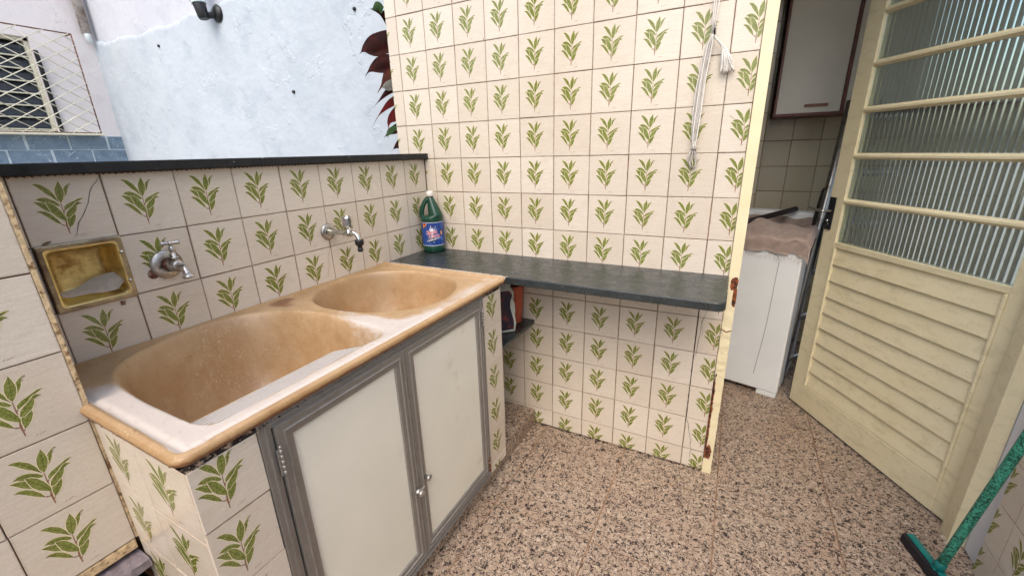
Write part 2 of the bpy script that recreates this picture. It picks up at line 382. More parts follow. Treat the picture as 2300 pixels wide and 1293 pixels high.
def lathe(bm, prof, mat=Matrix(), seg=28, mi=0):
    """prof: (radius, height) along local z"""
    rings = []
    for r, z in prof:
        rings.append([bm.verts.new(mat @ Vector((max(r, 1e-5) * math.cos(2 * math.pi * k / seg), max(r, 1e-5) * math.sin(2 * math.pi * k / seg), z))) for k in range(seg)])
    for i in range(len(rings) - 1):
        for k in range(seg):
            f = bm.faces.new((rings[i][k], rings[i][(k + 1) % seg], rings[i + 1][(k + 1) % seg], rings[i + 1][k])); f.material_index = mi; f.smooth = True
    for rg in (rings[0], rings[-1]):
        f = bm.faces.new(rg); f.material_index = mi
    return bm
def axis(loc, d, roll=0):
    q = Vector(d).to_track_quat('Z', 'Y'); return Matrix.Translation(loc) @ q.to_matrix().to_4x4()
def bez(p, n=12):
    """Catmull-Rom through points"""
    p = [Vector(x) for x in p]; q = [p[0] * 2 - p[1]] + p + [p[-1] * 2 - p[-2]]; out = []
    for i in range(1, len(q) - 2):
        for k in range(n):
            t = k / n; a, b, c, d = q[i - 1], q[i], q[i + 1], q[i + 2]
            out.append(.5 * ((2 * b) + (-a + c) * t + (2 * a - 5 * b + 4 * c - d) * t * t + (-a + 3 * b - 3 * c + d) * t ** 3))
    out.append(p[-1]); return out

# ------------------------------------------------------------ the printed tile
LV = {
 'h': ([[.361,.651],[.401,.79],[.428,.824],[.458,.848],[.48,.863],[.498,.856],[.469,.847],[.444,.805],[.433,.752],[.408,.703],[.383,.675]], [[.361,.651],[.409,.757],[.498,.856]]),
 'a': ([[.307,.612],[.281,.715],[.248,.794],[.184,.862],[.139,.88],[.099,.882],[.136,.844],[.168,.796],[.205,.74],[.246,.696],[.277,.651]], [[.307,.612],[.251,.719],[.185,.824],[.099,.882]]),
 'b': ([[.327,.603],[.304,.656],[.301,.733],[.314,.803],[.346,.859],[.372,.905],[.387,.834],[.395,.767],[.385,.707],[.36,.645],[.336,.61]], [[.327,.603],[.351,.747],[.372,.905]]),
 'c': ([[.34,.488],[.345,.533],[.386,.569],[.447,.596],[.491,.617],[.536,.639],[.584,.639],[.548,.619],[.516,.604],[.484,.587],[.447,.547],[.396,.518],[.352,.492]], [[.34,.488],[.415,.552],[.493,.601],[.584,.639]]),
 'd': ([[.332,.39],[.349,.446],[.391,.495],[.444,.535],[.483,.581],[.514,.595],[.553,.564],[.518,.561],[.487,.543],[.47,.486],[.438,.434],[.405,.412],[.364,.377]], [[.332,.39],[.409,.479],[.484,.56],[.553,.564]]),
 'e': ([[.331,.234],[.328,.308],[.337,.364],[.369,.4],[.408,.424],[.436,.436],[.431,.376],[.405,.312],[.364,.255]], [[.331,.234],[.377,.337],[.436,.436]]),
 'f': ([[.309,.563],[.27,.622],[.218,.665],[.168,.687],[.122,.684],[.078,.662],[.106,.652],[.146,.618],[.203,.603],[.258,.571],[.29,.551]], [[.309,.563],[.211,.637],[.127,.661],[.078,.662]]),
 'g': ([[.213,.441],[.188,.582],[.127,.618],[.085,.63],[.045,.635],[.081,.593],[.125,.528]], [[.208,.472],[.119,.587],[.045,.635]]),
 'i': ([[.332,.311],[.317,.41],[.291,.487],[.255,.559],[.214,.604],[.17,.624],[.18,.548],[.194,.475],[.231,.408],[.282,.355]], [[.332,.311],[.247,.477],[.17,.624]]),
 'j': ([[.255,.285],[.23,.36],[.185,.438],[.136,.488],[.086,.508],[.041,.498],[.083,.477],[.13,.421],[.178,.36],[.219,.313]], [[.255,.285],[.169,.414],[.104,.479],[.041,.498]]),
}
STEM = [[.323,.626],[.321,.525],[.321,.428],[.313,.337],[.306,.258],[.309,.138]]
def loc2(p): return Vector(((p[0] + .14 - .5) * T, (p[1] - .5) * T, 0))
def strip2(bm, pts, w, z, mi):
    pts = [loc2(p) for p in pts]; L_ = []; R_ = []
    for i, p in enumerate(pts):
        t = (pts[min(i + 1, len(pts) - 1)] - pts[max(i - 1, 0)]).normalized(); nn = Vector((-t.y, t.x, 0))
        ww = w[i] if hasattr(w, '__len__') else w
        L_.append(bm.verts.new(p + nn * ww / 2 + Vector((0, 0, z)))); R_.append(bm.verts.new(p - nn * ww / 2 + Vector((0, 0, z))))
    for i in range(len(pts) - 1):
        f = bm.faces.new((R_[i], R_[i + 1], L_[i + 1], L_[i])); f.material_index = mi
def along(mid, t):
    k = t * (len(mid) - 1); i = min(int(k), len(mid) - 2); f = k - i
    return [mid[i][0] * (1 - f) + mid[i + 1][0] * f, mid[i][1] * (1 - f) + mid[i + 1][1] * f]
def print_bm(mats=True):
    bm = B(); e = .000014; layer = 1
    strip2(bm, STEM, [.0012, .0016, .002, .0028, .0032, .0018], e * 2, 4)
    strip2(bm, [[.332, .24], [.318, .2]], .0012, e * 2, 4); strip2(bm, [[.255, .285], [.275, .268], [.308, .262]], .0024, e * 2, 4)
    strip2(bm, [[.307, .612], [.322, .60]], .0014, e * 2, 4); strip2(bm, [[.34, .488], [.32, .455]], .0018, e * 2, 4)
    z = 3
    for k in 'hagjfibced':
        out, mid = LV[k]; cx = sum(p[0] for p in out) / len(out); cy = sum(p[1] for p in out) / len(out)
        # halo
        hal = []
        n = len(out)
        for i in range(n):
            a, b, c = out[i - 1], out[i], out[(i + 1) % n]
            t = Vector((c[0] - a[0], c[1] - a[1])).normalized(); nn = Vector((-t.y, t.x))
            if nn.dot(Vector((b[0] - cx, b[1] - cy))) < 0: nn = -nn
            hal.append((b[0] + nn.x * .010, b[1] + nn.y * .010))
        try:
            f = bm.faces.new([bm.verts.new(loc2(p) + Vector((0, 0, e * z))) for p in hal]); f.material_index = 3
        except Exception: pass
        z += .7
        f = bm.faces.new([bm.verts.new(loc2(p) + Vector((0, 0, e * z))) for p in out]); f.material_index = 1; z += .7
        strip2(bm, out + [out[0]], .00055, e * z, 2)
        strip2(bm, mid, .0006, e * z, 2)
        for t in (.22, .38, .54, .70):
            p0 = along(mid, t); p1 = along(mid, min(1, t + .12))
            for sgn in (1, -1):
                d = Vector((p1[0] - p0[0], p1[1] - p0[1])); dn = Vector((-d.y, d.x)).normalized() * sgn
                wloc = min(abs((Vector(q) - Vector(p0)).dot(dn)) if (Vector(q) - Vector(p0)).dot(dn) > .004 and abs((Vector(q) - Vector(p0)).dot(d.normalized())) < .05 else 9 for q in out)
                if wloc > .2: continue
                q = (p0[0] + d.x * .6 + dn.x * wloc * .75, p0[1] + d.y * .6 + dn.y * wloc * .75)
                strip2(bm, [p0, q], .00042, e * z, 2)
        z += .7
    # the small signature scrawl
    sc = [[.385, .083], [.40, .112], [.395, .085], [.412, .105], [.415, .084], [.43, .106], [.428, .088], [.446, .11], [.443, .09], [.462, .112], [.458, .092], [.48, .106]]
    strip2(bm, sc, .0006, e, 4)
    return bm
_cache = {}
GAP = .0009
def tile_mesh(rect, plain=False, size=T):
    """rect in cell coordinates 0..T"""
    key = (tuple(round(x, 4) for x in rect), plain, size)
    if key in _cache: return _cache[key]
    x0, x1, y0, y1 = rect; h = T / 2
    bm = B() if plain else print_bm()
    if not plain:
        for co, no in (((x0 - h + .002, 0, 0), (-1, 0, 0)), ((x1 - h - .002, 0, 0), (1, 0, 0)), ((0, y0 - h + .002, 0), (0, -1, 0)), ((0, y1 - h - .002, 0), (0, 1, 0))):
            bmesh.ops.bisect_plane(bm, geom=list(bm.verts) + list(bm.edges) + list(bm.faces), plane_co=co, plane_no=no, clear_outer=True, dist=1e-7)
    bx = (x0 - h + GAP, x1 - h - GAP, y0 - h + GAP, y1 - h - GAP); b1, b2 = .0004, .0015
    lv = [(0, -.006), (0, -.0014), (b1, -.0005), (b2, 0)]; rings = []
    for ins, z in lv:
        rings.append([bm.verts.new((bx[i] + s * ins, bx[j] + t * ins, z)) for i, j, s, t in ((0, 2, 1, 1), (1, 2, -1, 1), (1, 3, -1, -1), (0, 3, 1, -1))])
    for a, b in zip(rings, rings[1:]):
        for k in range(4):
            f = bm.faces.new((a[k], a[(k + 1) % 4], b[(k + 1) % 4], b[k])); f.material_index = 0
    bm.faces.new(rings[-1]); bm.faces.new(rings[0][::-1])
    me = bpy.data.meshes.new('tile'); bm.normal_update(); bm.to_mesh(me); bm.free()
    for x in ([M_ROOMTILE] if plain else TILEM): me.materials.append(x)
    _cache[key] = me; return me
def add_tile(par, org, nrm, rect=None, plain=False, stretch=(1, 1), name='tile'):
    """org: world position of the cell's lower-left corner on the face plane"""
    n = Vector(nrm).normalized(); up = Vector((0, 0, 1)); rt = up.cross(n)
    rect = rect or (0, T, 0, T)
    if rect[1] - rect[0] < .006 or rect[3] - rect[2] < .006: return
    tj = Vector((random.uniform(-.0005, .0005), random.uniform(-.0005, .0005), random.uniform(-.0007, .0004)))
    c = Vector(org) + rt * (T / 2 * stretch[0]) + up * (T / 2 * stretch[1]) + n * .006
    o = bpy.data.objects.new(name, tile_mesh(rect, plain)); link(o)
    mm = Matrix(((rt.x, up.x, n.x, 0), (rt.y, up.y, n.y, 0), (rt.z, up.z, n.z, 0), (0, 0, 0, 1)))
    tl = Matrix.Rotation(random.uniform(-.0022, .0022), 4, 'X') @ Matrix.Rotation(random.uniform(-.0022, .0022), 4, 'Y') @ Matrix.Rotation(random.uniform(-.005, .005), 4, 'Z')
    o.matrix_basis = Matrix.Translation(c + mm.to_3x3() @ tj) @ mm @ tl @ Matrix.Diagonal((stretch[0], stretch[1], 1, 1))
    parent(o, par); return o
def crack(par, pts, n, w=.0012, mats=None, jit=.003, name='crack'):
    n = Vector(n); P_ = []
    for a, b in zip(pts, pts[1:]):
        a, b = Vector(a), Vector(b); k = max(2, int((b - a).length / .012))
        for i in range(k):
            q = a.lerp(b, i / k); s = n.cross(b - a).normalized(); P_.append(q + s * random.uniform(-jit, jit) * (0 if i == 0 else 1))
    P_.append(Vector(pts[-1])); bm = B(); L_ = []; R_ = []
    for i, p in enumerate(P_):
        t = (P_[min(i + 1, len(P_) - 1)] - P_[max(0, i - 1)]).normalized(); s = n.cross(t).normalized(); ww = w * random.uniform(.5, 1.2) * (.2 if i in (0, len(P_) - 1) else 1)
        L_.append(bm.verts.new(p + s * ww / 2)); R_.append(bm.verts.new(p - s * ww / 2))
    for i in range(len(P_) - 1): bm.faces.new((L_[i], R_[i], R_[i + 1], L_[i + 1]))
    return done(name, bm, mats or M_DARKJOINT, par)

F = .006   # tile face lies this far in front of its bed plane (bed planes are set back by F)
# ------------------------------------------------------------ ground and floor
gb = B(); box(gb, (-60, -60, -.35), (60, 60, -.06)); g_ = done('ground', gb, M_CONCRETE); tag(g_, 'bare pale concrete ground under and around the laundry yard', kind='structure')
fl = bpy.data.objects.new('floor', None); link(fl); tag(fl, 'speckled pinkish stone slab floor of the laundry corner and back room', kind='structure')
bobj('floor_bed', (-.3, -4.2, -.06), (3.2, 1.75, -.003), M_JOINT, fl, bev=0)
XJ = [.195, .585, .975, 1.365, 1.755, 2.145, 2.535]; YJ = [-2.185, -1.775, -1.365, -.955, -.545, -.135, .275, .685, 1.095, 1.505, 1.75]
for i in range(len(XJ) - 1):
    for j in range(len(YJ) - 1):
        x0, x1, y0, y1 = XJ[i] + .0025, XJ[i + 1] - .0025, YJ[j] + .0025, YJ[j + 1] - .0025
        if x0 > 2.0 and y0 < .1: x1 = min(x1, 2.125 if y0 < -.1 else x1)
        dz = random.uniform(-.0004, .0004)
        if i == 1 and abs(YJ[j] + .545) < .01:      # slab with the small lifted cut-out
            q = [(.589, .660, -.346, -.155)]
            for (a, b, c, d) in ((x0, x1, y0, -.347), (x0, x1, -.154, y1), (.6615, x1, -.347, -.154)):
                bobj('floor_slab', (a, c, -.02), (b, d, dz), M_FLOOR, fl, bev=.0006, seg=1)
            bobj('cut_slab_piece', (.5895, -.3445, -.02), (.6585, -.1565, .0012), M_FLOOR, fl, bev=.0008, seg=1)
            bobj('dark_gap', (.5875, -.3465, -.02), (.6612, -.1545, -.0022), M_DARKJOINT, fl, bev=0)
        else: bobj('floor_slab', (x0, y0, -.02), (x1, y1, dz), M_FLOOR, fl, bev=.0006, seg=1)

# ------------------------------------------------------------ back wall (tiled, faces the camera)
XA = -.0605
bw = thing('tiled_wall', 'tall wall of cream tiles with green leaf prints behind the slate shelf', 'wall', (.5, .06, 0))
bm = B(); box(bm, (-.2145, F, 0), (1.302, .12, 2.62)); done('wall_body', bm, M_GROUT, bw)
Z0 = .548
for j in range(-2, 9):
    for k in range(-4, 13):
        cx0, cz0 = j * T, Z0 + k * T; xl = -.2145 if cz0 > 1.30 else XA + .001
        x0, x1, z0, z1 = max(cx0, xl), min(cx0 + T, 1.301), max(cz0, .004), cz0 + T
        if cz0 < 1.30 and j < 0 and cz0 < .8 and x1 < -.06: continue
        if x1 - x0 < .01: continue
        add_tile(bw, (cx0, F, cz0), (0, -1, 0), (x0 - cx0, x1 - cx0, z0 - cz0, T))
cr = [(1.2495, -.0012, .79), (1.2495, -.0012, .7412), (1.2306, -.0012, .6676), (1.2261, -.0012, .5707), (1.2252, -.0012, .531)]
crack(bw, cr, (0, -1, 0), .0013); crack(bw, [(1.2202, -.0012, .24), (1.2465, -.0012, .1325), (1.2519, -.0012, .042)], (0, -1, 0), .0014)
crack(bw, [(1.2306, -.0012, .70), (1.238, -.0012, .66), (1.236, -.0012, .62)], (0, -1, 0), .0006)
crack(bw, [(1.2166, -.0012, .852), (1.2166, -.0012, .55), (1.2166, -.0012, .22)], (0, -1, 0), .0036, jit=.0004)
crack(bw, [(1.29, -.0012, .89), (1.275, -.0012, .93), (1.285, -.0012, .965)], (0, -1, 0), .0005, M_GROUT)
crack(bw, [(1.2166, -.0012, 1.0), (1.2166, -.0012, 1.16)], (0, -1, 0), .0026, M_GROUT, jit=.0006)

for k in range(26):
    cx_, cz_ = random.randint(0, 8) * T, Z0 + random.randint(-4, 9) * T; q_ = (cx_ + random.uniform(-.004, .004), -.0012, cz_ + random.uniform(-.004, .004))
    crack(bw, [q_, (q_[0] + random.uniform(-.008, .008), -.0012, q_[2] + random.uniform(-.008, .008))], (0, -1, 0), random.uniform(.002, .005), M_GROUT, jit=.0012, name='chip')
crack(bw, [(.985, -.0012, 1.20), (.981, -.0012, 1.165)], (0, -1, 0), .0009, M_GROUT); crack(bw, [(1.235, -.0012, 1.43), (1.262, -.0012, 1.405), (1.275, -.0012, 1.39)], (0, -1, 0), .0008, M_GROUT)
# crumbling skirting mortar along its foot
bm = B()
for i in range(90):
    x = .50 + i * .0089 + random.uniform(-.002, .002); r = random.uniform(.0025, .0075)
    lathe(bm, [(0, -.002), (r, .001), (r * .8, r * .5), (0, r * .8)], Matrix.Translation((x, -.003, 0)), seg=6)
tag(done('mortar_crumbs', bm, M_CAULK, bw), kind='stuff')

# ------------------------------------------------------------ side wall with taps
aw = thing('tiled_side_wall', 'low cream leaf-print tiled wall carrying both taps above the tub', 'wall', (-.14, -.7, 0))
bm = B(); 
box(bm, (-.214, -2.6, 0), (XA - F, F, 1.307)); wb = done('wall_body', bm, M_GROUT, aw)
for i in range(-1, 9):
    for k in range(1, 5):
        y1 = -(.148 + i * T) if i >= 0 else -.0005; cell = -(.148 + (i + 1) * T) if i >= 0 else -.148
        if cell < -1.6: continue
        if i == 7 and k == 3: continue                      # soap niche sits here
        cx = cell; x0 = 0; x1 = T if i >= 0 else .1475
        zlo = Z0 + k * T
        add_tile(aw, (XA - F, cx, zlo), (1, 0, 0), (x0, x1, .0 if k > 1 else .0, T))
crack(aw, [(XA + .0012, -1.2114, 1.3042), (XA + .0012, -1.233, 1.277), (XA + .0012, -1.2475, 1.2425), (XA + .0012, -1.2589, 1.2233), (XA + .0012, -1.276, 1.2), (XA + .0012, -1.293, 1.166)], (1, 0, 0), .0012)
crack(aw, [(XA + .0012, -.606, 1.02), (XA + .0012, -.622, .975), (XA + .0012, -.628, .93), (XA + .0012, -.64, .885)], (1, 0, 0), .0009, M_GROUT)
crack(aw, [(XA + .0012, -.690, .90), (XA + .0012, -.683, .925)], (1, 0, 0), .0007, M_GROUT)
# dark slate coping
bm = B(); box(bm, (-.232, -2.6, 1.308), (-.036, -.001, 1.3335), .003); cp = done('coping_slab', bm, M_SLATE_DARK, aw)
bm = B()
for i in range(120):
    y = -1.43 + i * .0119; r = random.uniform(.002, .0042)
    lathe(bm, [(0, -r), (r, 0), (0, r)], Matrix.Translation((XA + .001, y, 1.3065)), seg=5)
tag(done('mortar_bed', bm, M_GROUT, aw), kind='stuff')

# ------------------------------------------------------------ pillar at the left edge
pw = thing('tiled_pillar', 'cream leaf-print tiled pillar standing at the left end of the tub', 'pillar', (0, -1.9, 0))
XC = .20
bobj('wall_body', (-.2, -2.6, .532), (XC - F, -1.4345, 2.5), M_GROUT, pw, bev=0)
for c in range(7):
    for k in range(0, 12):
        z = .540 + k * T
        add_tile(pw, (XC - F, -1.434 - (c + 1) * T, z), (1, 0, 0))
bobj('corner_bead', (XC - .014, -1.4344, .54), (XC - .001, -1.4262, 2.5), M_CREAM, pw, bev=.001)
bobj('bottom_edge_strip', (-.1, -2.6, .514), (XC - .001, -1.436, .5375), M_CREAM, pw, bev=.002)
sl = thing('stone_ledge', 'rough purplish slate ledge under the tiled pillar beside the tub cabinet', 'ledge', (.1, -1.9, .49))
bm = B(); box(bm, (-.19, -2.6, .478), (.236, -1.4335, .5), .003)
bmesh.ops.subdivide_edges(bm, edges=[e for e in bm.edges if abs((e.verts[0].co - e.verts[1].co).y) > .5], cuts=60, use_grid_fill=True)
for v in bm.verts:
    v.co.z += random.uniform(-.0015, .0015)
    if v.co.x > .22: v.co.x += random.uniform(-.004, .004)
done('ledge_slab', bm, M_SLATE_PURPLE, sl)
bobj('lower_slab', (-.19, -2.6, .40), (.215, -1.436, .425), M_SLATE_DARK, sl, bev=.003)
bobj('support_block', (-.19, -2.6, 0), (.05, -1.436, .40), M_SLATE_DARK, sl, bev=.003)

# ------------------------------------------------------------ tub cabinet (masonry base)
XF = .545
base = thing('tub_cabinet', 'tiled masonry base with two cream doors in aluminium frames under the tub', 'cabinet', (.25, -.9, 0))
bobj('plinth', (XA + .002, -1.431, 0), (.506, -.0065, .085), M_FLOOR, base, bev=.002)
bobj('plinth_edge', (.506, -1.431, .0005), (.514, -.007, .083), M_FLOOR, base, bev=.0015)
bobj('side_panel', (XA + .001, -1.4255, .0855), (XF - F, -1.40, .8405), M_GROUT, base, bev=0)
bobj('end_panel', (XA + .001, -.3835, .0855), (XF - F, -.372, .855), M_GROUT, base, bev=0)
bobj('front_pier', (.522, -1.40, .0855), (XF - F, -1.312, .855), M_GROUT, base, bev=0)
bobj('front_pier', (.515, -.4988, .0855), (XF - F, -.384, .855), M_GROUT, base, bev=0)
for k in range(6):                      # narrow tile columns either side of the doors
    z = .712 - k * T
    if z > 0:
        add_tile(base, (XF - F, -1.432 - .021, z), (1, 0, 0), (.0215, .1415, .0 if z > .09 else .09 - z, T if k else .131))
    else: add_tile(base, (XF - F, -1.432 - .021, z), (1, 0, 0), (.0215, .1415, .088 - z, T))
for k in range(6):
    z = .715 - k * .1475
    o = add_tile(base, (XF - F, -.5085, z), (1, 0, 0), (.0095, .1365, .0 if z > .087 else .088 - z, T if k else .129))
for k in range(4):
    z = .690 - k * T
    add_tile(base, (XC + .003, -1.4255, z), (0, -1, 0), (0, T, 0, T), stretch=(1.03, 1.0 if k else 1.01))
    add_tile(base, (XC + .003 + .1566, -1.4255, z), (0, -1, 0), (0, T, 0, T), stretch=(1.21, 1.0 if k else 1.01))
for k in range(6):                      # tiles on the end that looks into the shelf niche
    z = .699 - k * T
    for c in range(4):
        add_tile(base, (XF - .001 - c * T, -.372 - .0, z), (0, 1, 0), (0, T, 0 if z > .085 else .088 - z, T))
# aluminium frame and doors
fr = thing('x', None, None)
bpy.data.objects.remove(fr)
Y0, Y1, Zb, Zt = -1.311, -.500, .0875, .8605; XD = .535
def prof_frame(name, y0, y1, z0, z1, w, x0, x1, par, mats=M_ALU, lip=.0035):
    """mitred rectangular frame in the plane x, profile with an outer lip"""
    bm = B()
    prof = [(0, x0), (0, x1), (lip, x1), (lip + .001, x1 - .002), (w * .42, x1 - .002), (w * .46, x1 + .0015), (w * .54, x1 + .0015), (w * .58, x1 - .002), (w - .002, x1 - .003), (w, x1 - .006), (w, x0)]
    rings = []
    for ins, x in prof:
        rings.append([bm.verts.new((x, y, z)) for y, z in ((y0 + ins, z0 + ins), (y1 - ins, z0 + ins), (y1 - ins, z1 - ins), (y0 + ins, z1 - ins))])
    for a, b in zip(rings, rings[1:] + rings[:1]):
        for k in range(4): bm.faces.new((a[k], a[(k + 1) % 4], b[(k + 1) % 4], b[k]))
    return done(name, bm, mats, par)
prof_frame('outer_frame', Y0, Y1, Zb, Zt, .028, XD - .02, XF + .002, base)
YM = -.913
for (a, b, side) in ((Y0 + .030, YM - .0012, 0), (YM + .0012, Y1 - .016, 1)):
    d = prof_frame('cabinet_door', a, b, Zb + .030, Zt - .026, .036, XD - .012, XF + .006, base)
    bm = B(); box(bm, (XD - .006, a + .034, Zb + .064), (XF - .002, b - .034, Zt - .060)); done('door_panel', bm, M_PANEL, d)
    hy = a if side == 0 else b
    for hz in ((.755,) if side == 0 else (.775, .15)):
        bm = B(); k = 5
        for q in range(k): lathe(bm, [(0, 0), (.0031, .0006), (.0031, .0116), (0, .0122)], Matrix.Translation((XF + .009, hy, hz - .03 + q * .0125)), seg=10)
        lathe(bm, [(0, 0), (.002, .001), (.0038, .003), (.002, .007), (0, .008)], Matrix.Translation((XF + .009, hy, hz + .0325)), seg=10)
        box(bm, (XF + .002, hy - .006, hz - .03), (XF + .0065, hy + .006, hz + .03), .0004)
        done('hinge', bm, M_RUST if hz < .2 else M_ALU, d)
    if side == 0:
        bm = B(); lathe(bm, [(0, 0), (.0105, .0), (.0105, .006), (.008, .008), (.008, .010), (.0095, .012), (.0095, .020), (.004, .022), (0, .022)], axis((XF + .005, YM - .012, .372), (1, 0, 0)), seg=20)
        box(bm, (XF + .012, YM - .016, .370), (XF + .016, YM + .012, .378), .001)
        done('latch', bm, M_DULLCHROME, d)
    else:
        bm = B(); lathe(bm, [(0, 0), (.006, 0), (.006, .008), (.0095, .010), (.0095, .016), (.005, .018), (0, .018)], axis((XF + .004, YM + .032, .392), (1, 0, 0)), seg=20); done('lock_knob', bm, M_DULLCHROME, d)
# crumbly black joint under the rim
bm = B()
for i in range(420):
    if i < 300: p = (XF + random.uniform(-.006, .003), -1.43 + i * .0036 if i < 60 else -1.43 + i * .0036, .850 + random.uniform(-.005, .005))
    else: p = (XC + .01 + (i - 300) * .0028, -1.432 + random.uniform(-.002, .006), .850 + random.uniform(-.006, .006))
    r = random.uniform(.0010, .0026) * (.6 if i >= 60 and i < 300 else 1)
    lathe(bm, [(0, -r), (r, -r * .3), (r * .9, r * .4), (0, r)], Matrix.Translation(p), seg=6)
tag(done('crumbled_mortar', bm, M_CAULK, base), kind='stuff')
bobj('mortar_joint', (XC, -1.4302, .841), (XF - .001, -1.40, .8675), M_CAULK, base, bev=.001)
bobj('mortar_joint', (XF - .03, -1.4302, .842), (XF - .002, -.38, .868), M_CAULK, base, bev=.001)

# ------------------------------------------------------------ the moulded tub
def spline_closed(pts, n=10):
    p = [Vector((a, b, 0)) for a, b in pts]; N = len(p); out = []
    for i in range(N):
        a, b, c, d = p[i - 1], p[i], p[(i + 1) % N], p[(i + 2) % N]
        for k in range(n):
            t = k / n; q = .5 * ((2 * b) + (-a + c) * t + (2 * a - 5 * b + 4 * c - d) * t * t + (-a + 3 * b - 3 * c + d) * t ** 3); out.append((q.x, q.y))
    return np.array(out)
def sdf(px, py, poly):
    d = np.full(px.shape, 1e9); ins = np.zeros(px.shape, bool); n = len(poly)
    for i in range(n):
        ax, ay = poly[i]; bx_, by_ = poly[(i + 1) % n]; ex, ey = bx_ - ax, by_ - ay; L2 = ex * ex + ey * ey + 1e-12
        t = np.clip(((px - ax) * ex + (py - ay) * ey) / L2, 0, 1); d = np.minimum(d, np.hypot(px - ax - t * ex, py - ay - t * ey))
        c = ((ay > py) != (by_ > py)); 
        with np.errstate(divide='ignore', invalid='ignore'): xi = (bx_ - ax) * (py - ay) / (by_ - ay + 1e-15) + ax
        ins ^= (c & (px < xi))
    return np.where(ins, d, -d)
B1 = spline_closed([(.135,-1.352),(.055,-1.318),(.005,-1.255),(-.022,-1.165),(-.026,-1.08),(-.008,-1.0),(.06,-.933),(.179,-.889),(.338,-.884),(.455,-.895),(.490,-.945),(.498,-1.08),(.500,-1.20),(.502,-1.315),(.490,-1.348),(.455,-1.364),(.36,-1.367),(.25,-1.366)])
B2 = spline_closed([(.05,-.792),(-.012,-.69),(-.026,-.57),(.012,-.468),(.12,-.405),(.27,-.392),(.40,-.455),(.462,-.575),(.458,-.68),(.39,-.775),(.28,-.826),(.155,-.836)])
x0, x1, y0, y1 = -.0595, .549, -1.437, -.336; NX, NY = 250, 260
xs = np.linspace(x0, x1, NX); ys = np.linspace(y0, y1, NY); PX, PY = np.meshgrid(xs, ys, indexing='ij')
s1 = sdf(PX, PY, B1); s2 = sdf(PX, PY, B2)
def bowl(s, D, w, lip):
    s_ = np.clip(s + lip * .5, 0, None); t = np.clip(s_ / w, 0, 1); return D * (1 - (1 - t) ** 2.3) * (1 - np.exp(-(s_ / lip) ** 2))
backness = np.clip((.30 - PX) / .3, 0, 1)
d1 = bowl(s1, .265, .15, .014 + .02 * backness); d2 = bowl(s2, .235, .13, .010 + .010 * backness)
wb_lim = np.where(PX > .345, .34 * np.clip(.508 - PX, 0, 1), .0555 + 2.2 * (.345 - PX)); wbz = (PY < -.925) 
wb_blend = np.clip((-.925 - PY) / .05, 0, 1); lim = wb_lim * wb_blend + .3 * (1 - wb_blend)
k_ = .012; dd1 = -np.log(np.exp(-d1 / k_) + np.exp(-np.clip(lim, 0, .3) / k_)) * k_; dd1 = np.where(s1 > -.012, np.clip(np.minimum(dd1, d1), 0, 1), 0)
ridge = (PX > .352) & (PX < .492) & (PY > -1.352) & (PY < -.96) & (s1 > .008)
rf = np.clip((s1 - .008) / .01, 0, 1) * np.clip((-.96 - PY) / .03, 0, 1) * np.clip((PX - .352) / .01, 0, 1) * np.clip((.492 - PX) / .01, 0, 1)
dd1 = dd1 + np.where(ridge, -.0009 * (1 - np.cos((PX - .35) / .0200 * 2 * np.pi)) * rf, 0)
dep = np.maximum(dd1, d2)
edge = np.minimum.reduce([x1 - PX, PY - y0]); edge2 = np.minimum(edge, y1 - PY)
roll = .0045 * np.exp(-((np.clip(edge2, 0, 1) - .007) / .007) ** 2) - .003 * np.exp(-((edge2 - .020) / .006) ** 2)
hollow = -.003 * np.clip((edge2 - .03) / .03, 0, 1)
back = .005 * np.exp(-((PX - x0) / .018) ** 2)
lipr = .0035 * (np.exp(-((s1 + .012) / .010) ** 2) + np.exp(-((s2 + .012) / .010) ** 2)) * backness
ZZ = .8745 + roll + hollow + back + lipr - dep
rng = np.random.default_rng(3)
patches = np.zeros_like(PX) - .25  # whitish tone laid over deck, rim, washboard and parts of the basins
def blob(cx, cy, rx, ry, amp): return amp * np.exp(-(((PX - cx) / rx) ** 2 + ((PY - cy) / ry) ** 2))
patches += blob(.40, -1.40, .24, .030, 1.15) + blob(.52, -1.38, .05, .09, .7) + blob(.50, -1.39, .06, .06, .5) + blob(.42, -.868, .14, .035, .95) + blob(.50, -.80, .04, .14, .6) + blob(.49, -.50, .05, .10, .5) + blob(.40, -.37, .15, .03, .35)
deck = np.clip(np.minimum(-s1, -s2) / .006 + .6, 0, 1) * np.clip((edge2 - .011) / .004, 0, 1)
patches += 1.25 * deck * np.clip((-1.352 - PY) / .02, 0, 1) * np.clip((PX - .06) / .12, 0, 1)
patches += .95 * deck * np.clip((PX - .49) / .012, 0, 1) * np.clip((-.93 - PY) / .06, 0, 1)
patches += .85 * deck * np.clip((PX - .16) / .2, 0, 1) * np.exp(-((PY + .86) / .05) ** 2)
patches += .5 * deck * np.clip((PX - .42) / .08, 0, 1) * np.clip((PY + .95) / .1, 0, 1)
patches += blob(.12, -.97, .16, .09, .45) + blob(.16, -1.22, .14, .12, .18)
patches += np.where(ridge, 1.7, 0) * rf + blob(.515, -1.15, .012, .3, .9) + blob(.36, -.955, .14, .045, .62) + blob(.27, -1.02, .10, .05, .25) + blob(.28, -1.2, .06, .2, .05) + blob(.20, -.84, .2, .012, .4)
patches += blob(.40, -.93, .12, .05, .35) + blob(.20, -1.0, .14, .08, .25) + blob(.53, -.9, .03, .5, .35)
patches -= 1.1 * np.exp(-((edge2 - .002) / .010) ** 2)
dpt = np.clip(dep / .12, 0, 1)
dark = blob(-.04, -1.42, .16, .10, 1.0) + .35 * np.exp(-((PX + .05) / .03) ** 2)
groove = np.where(ridge, .5 + .5 * np.cos((PX - .35) / .0200 * 2 * np.pi), 0) * rf
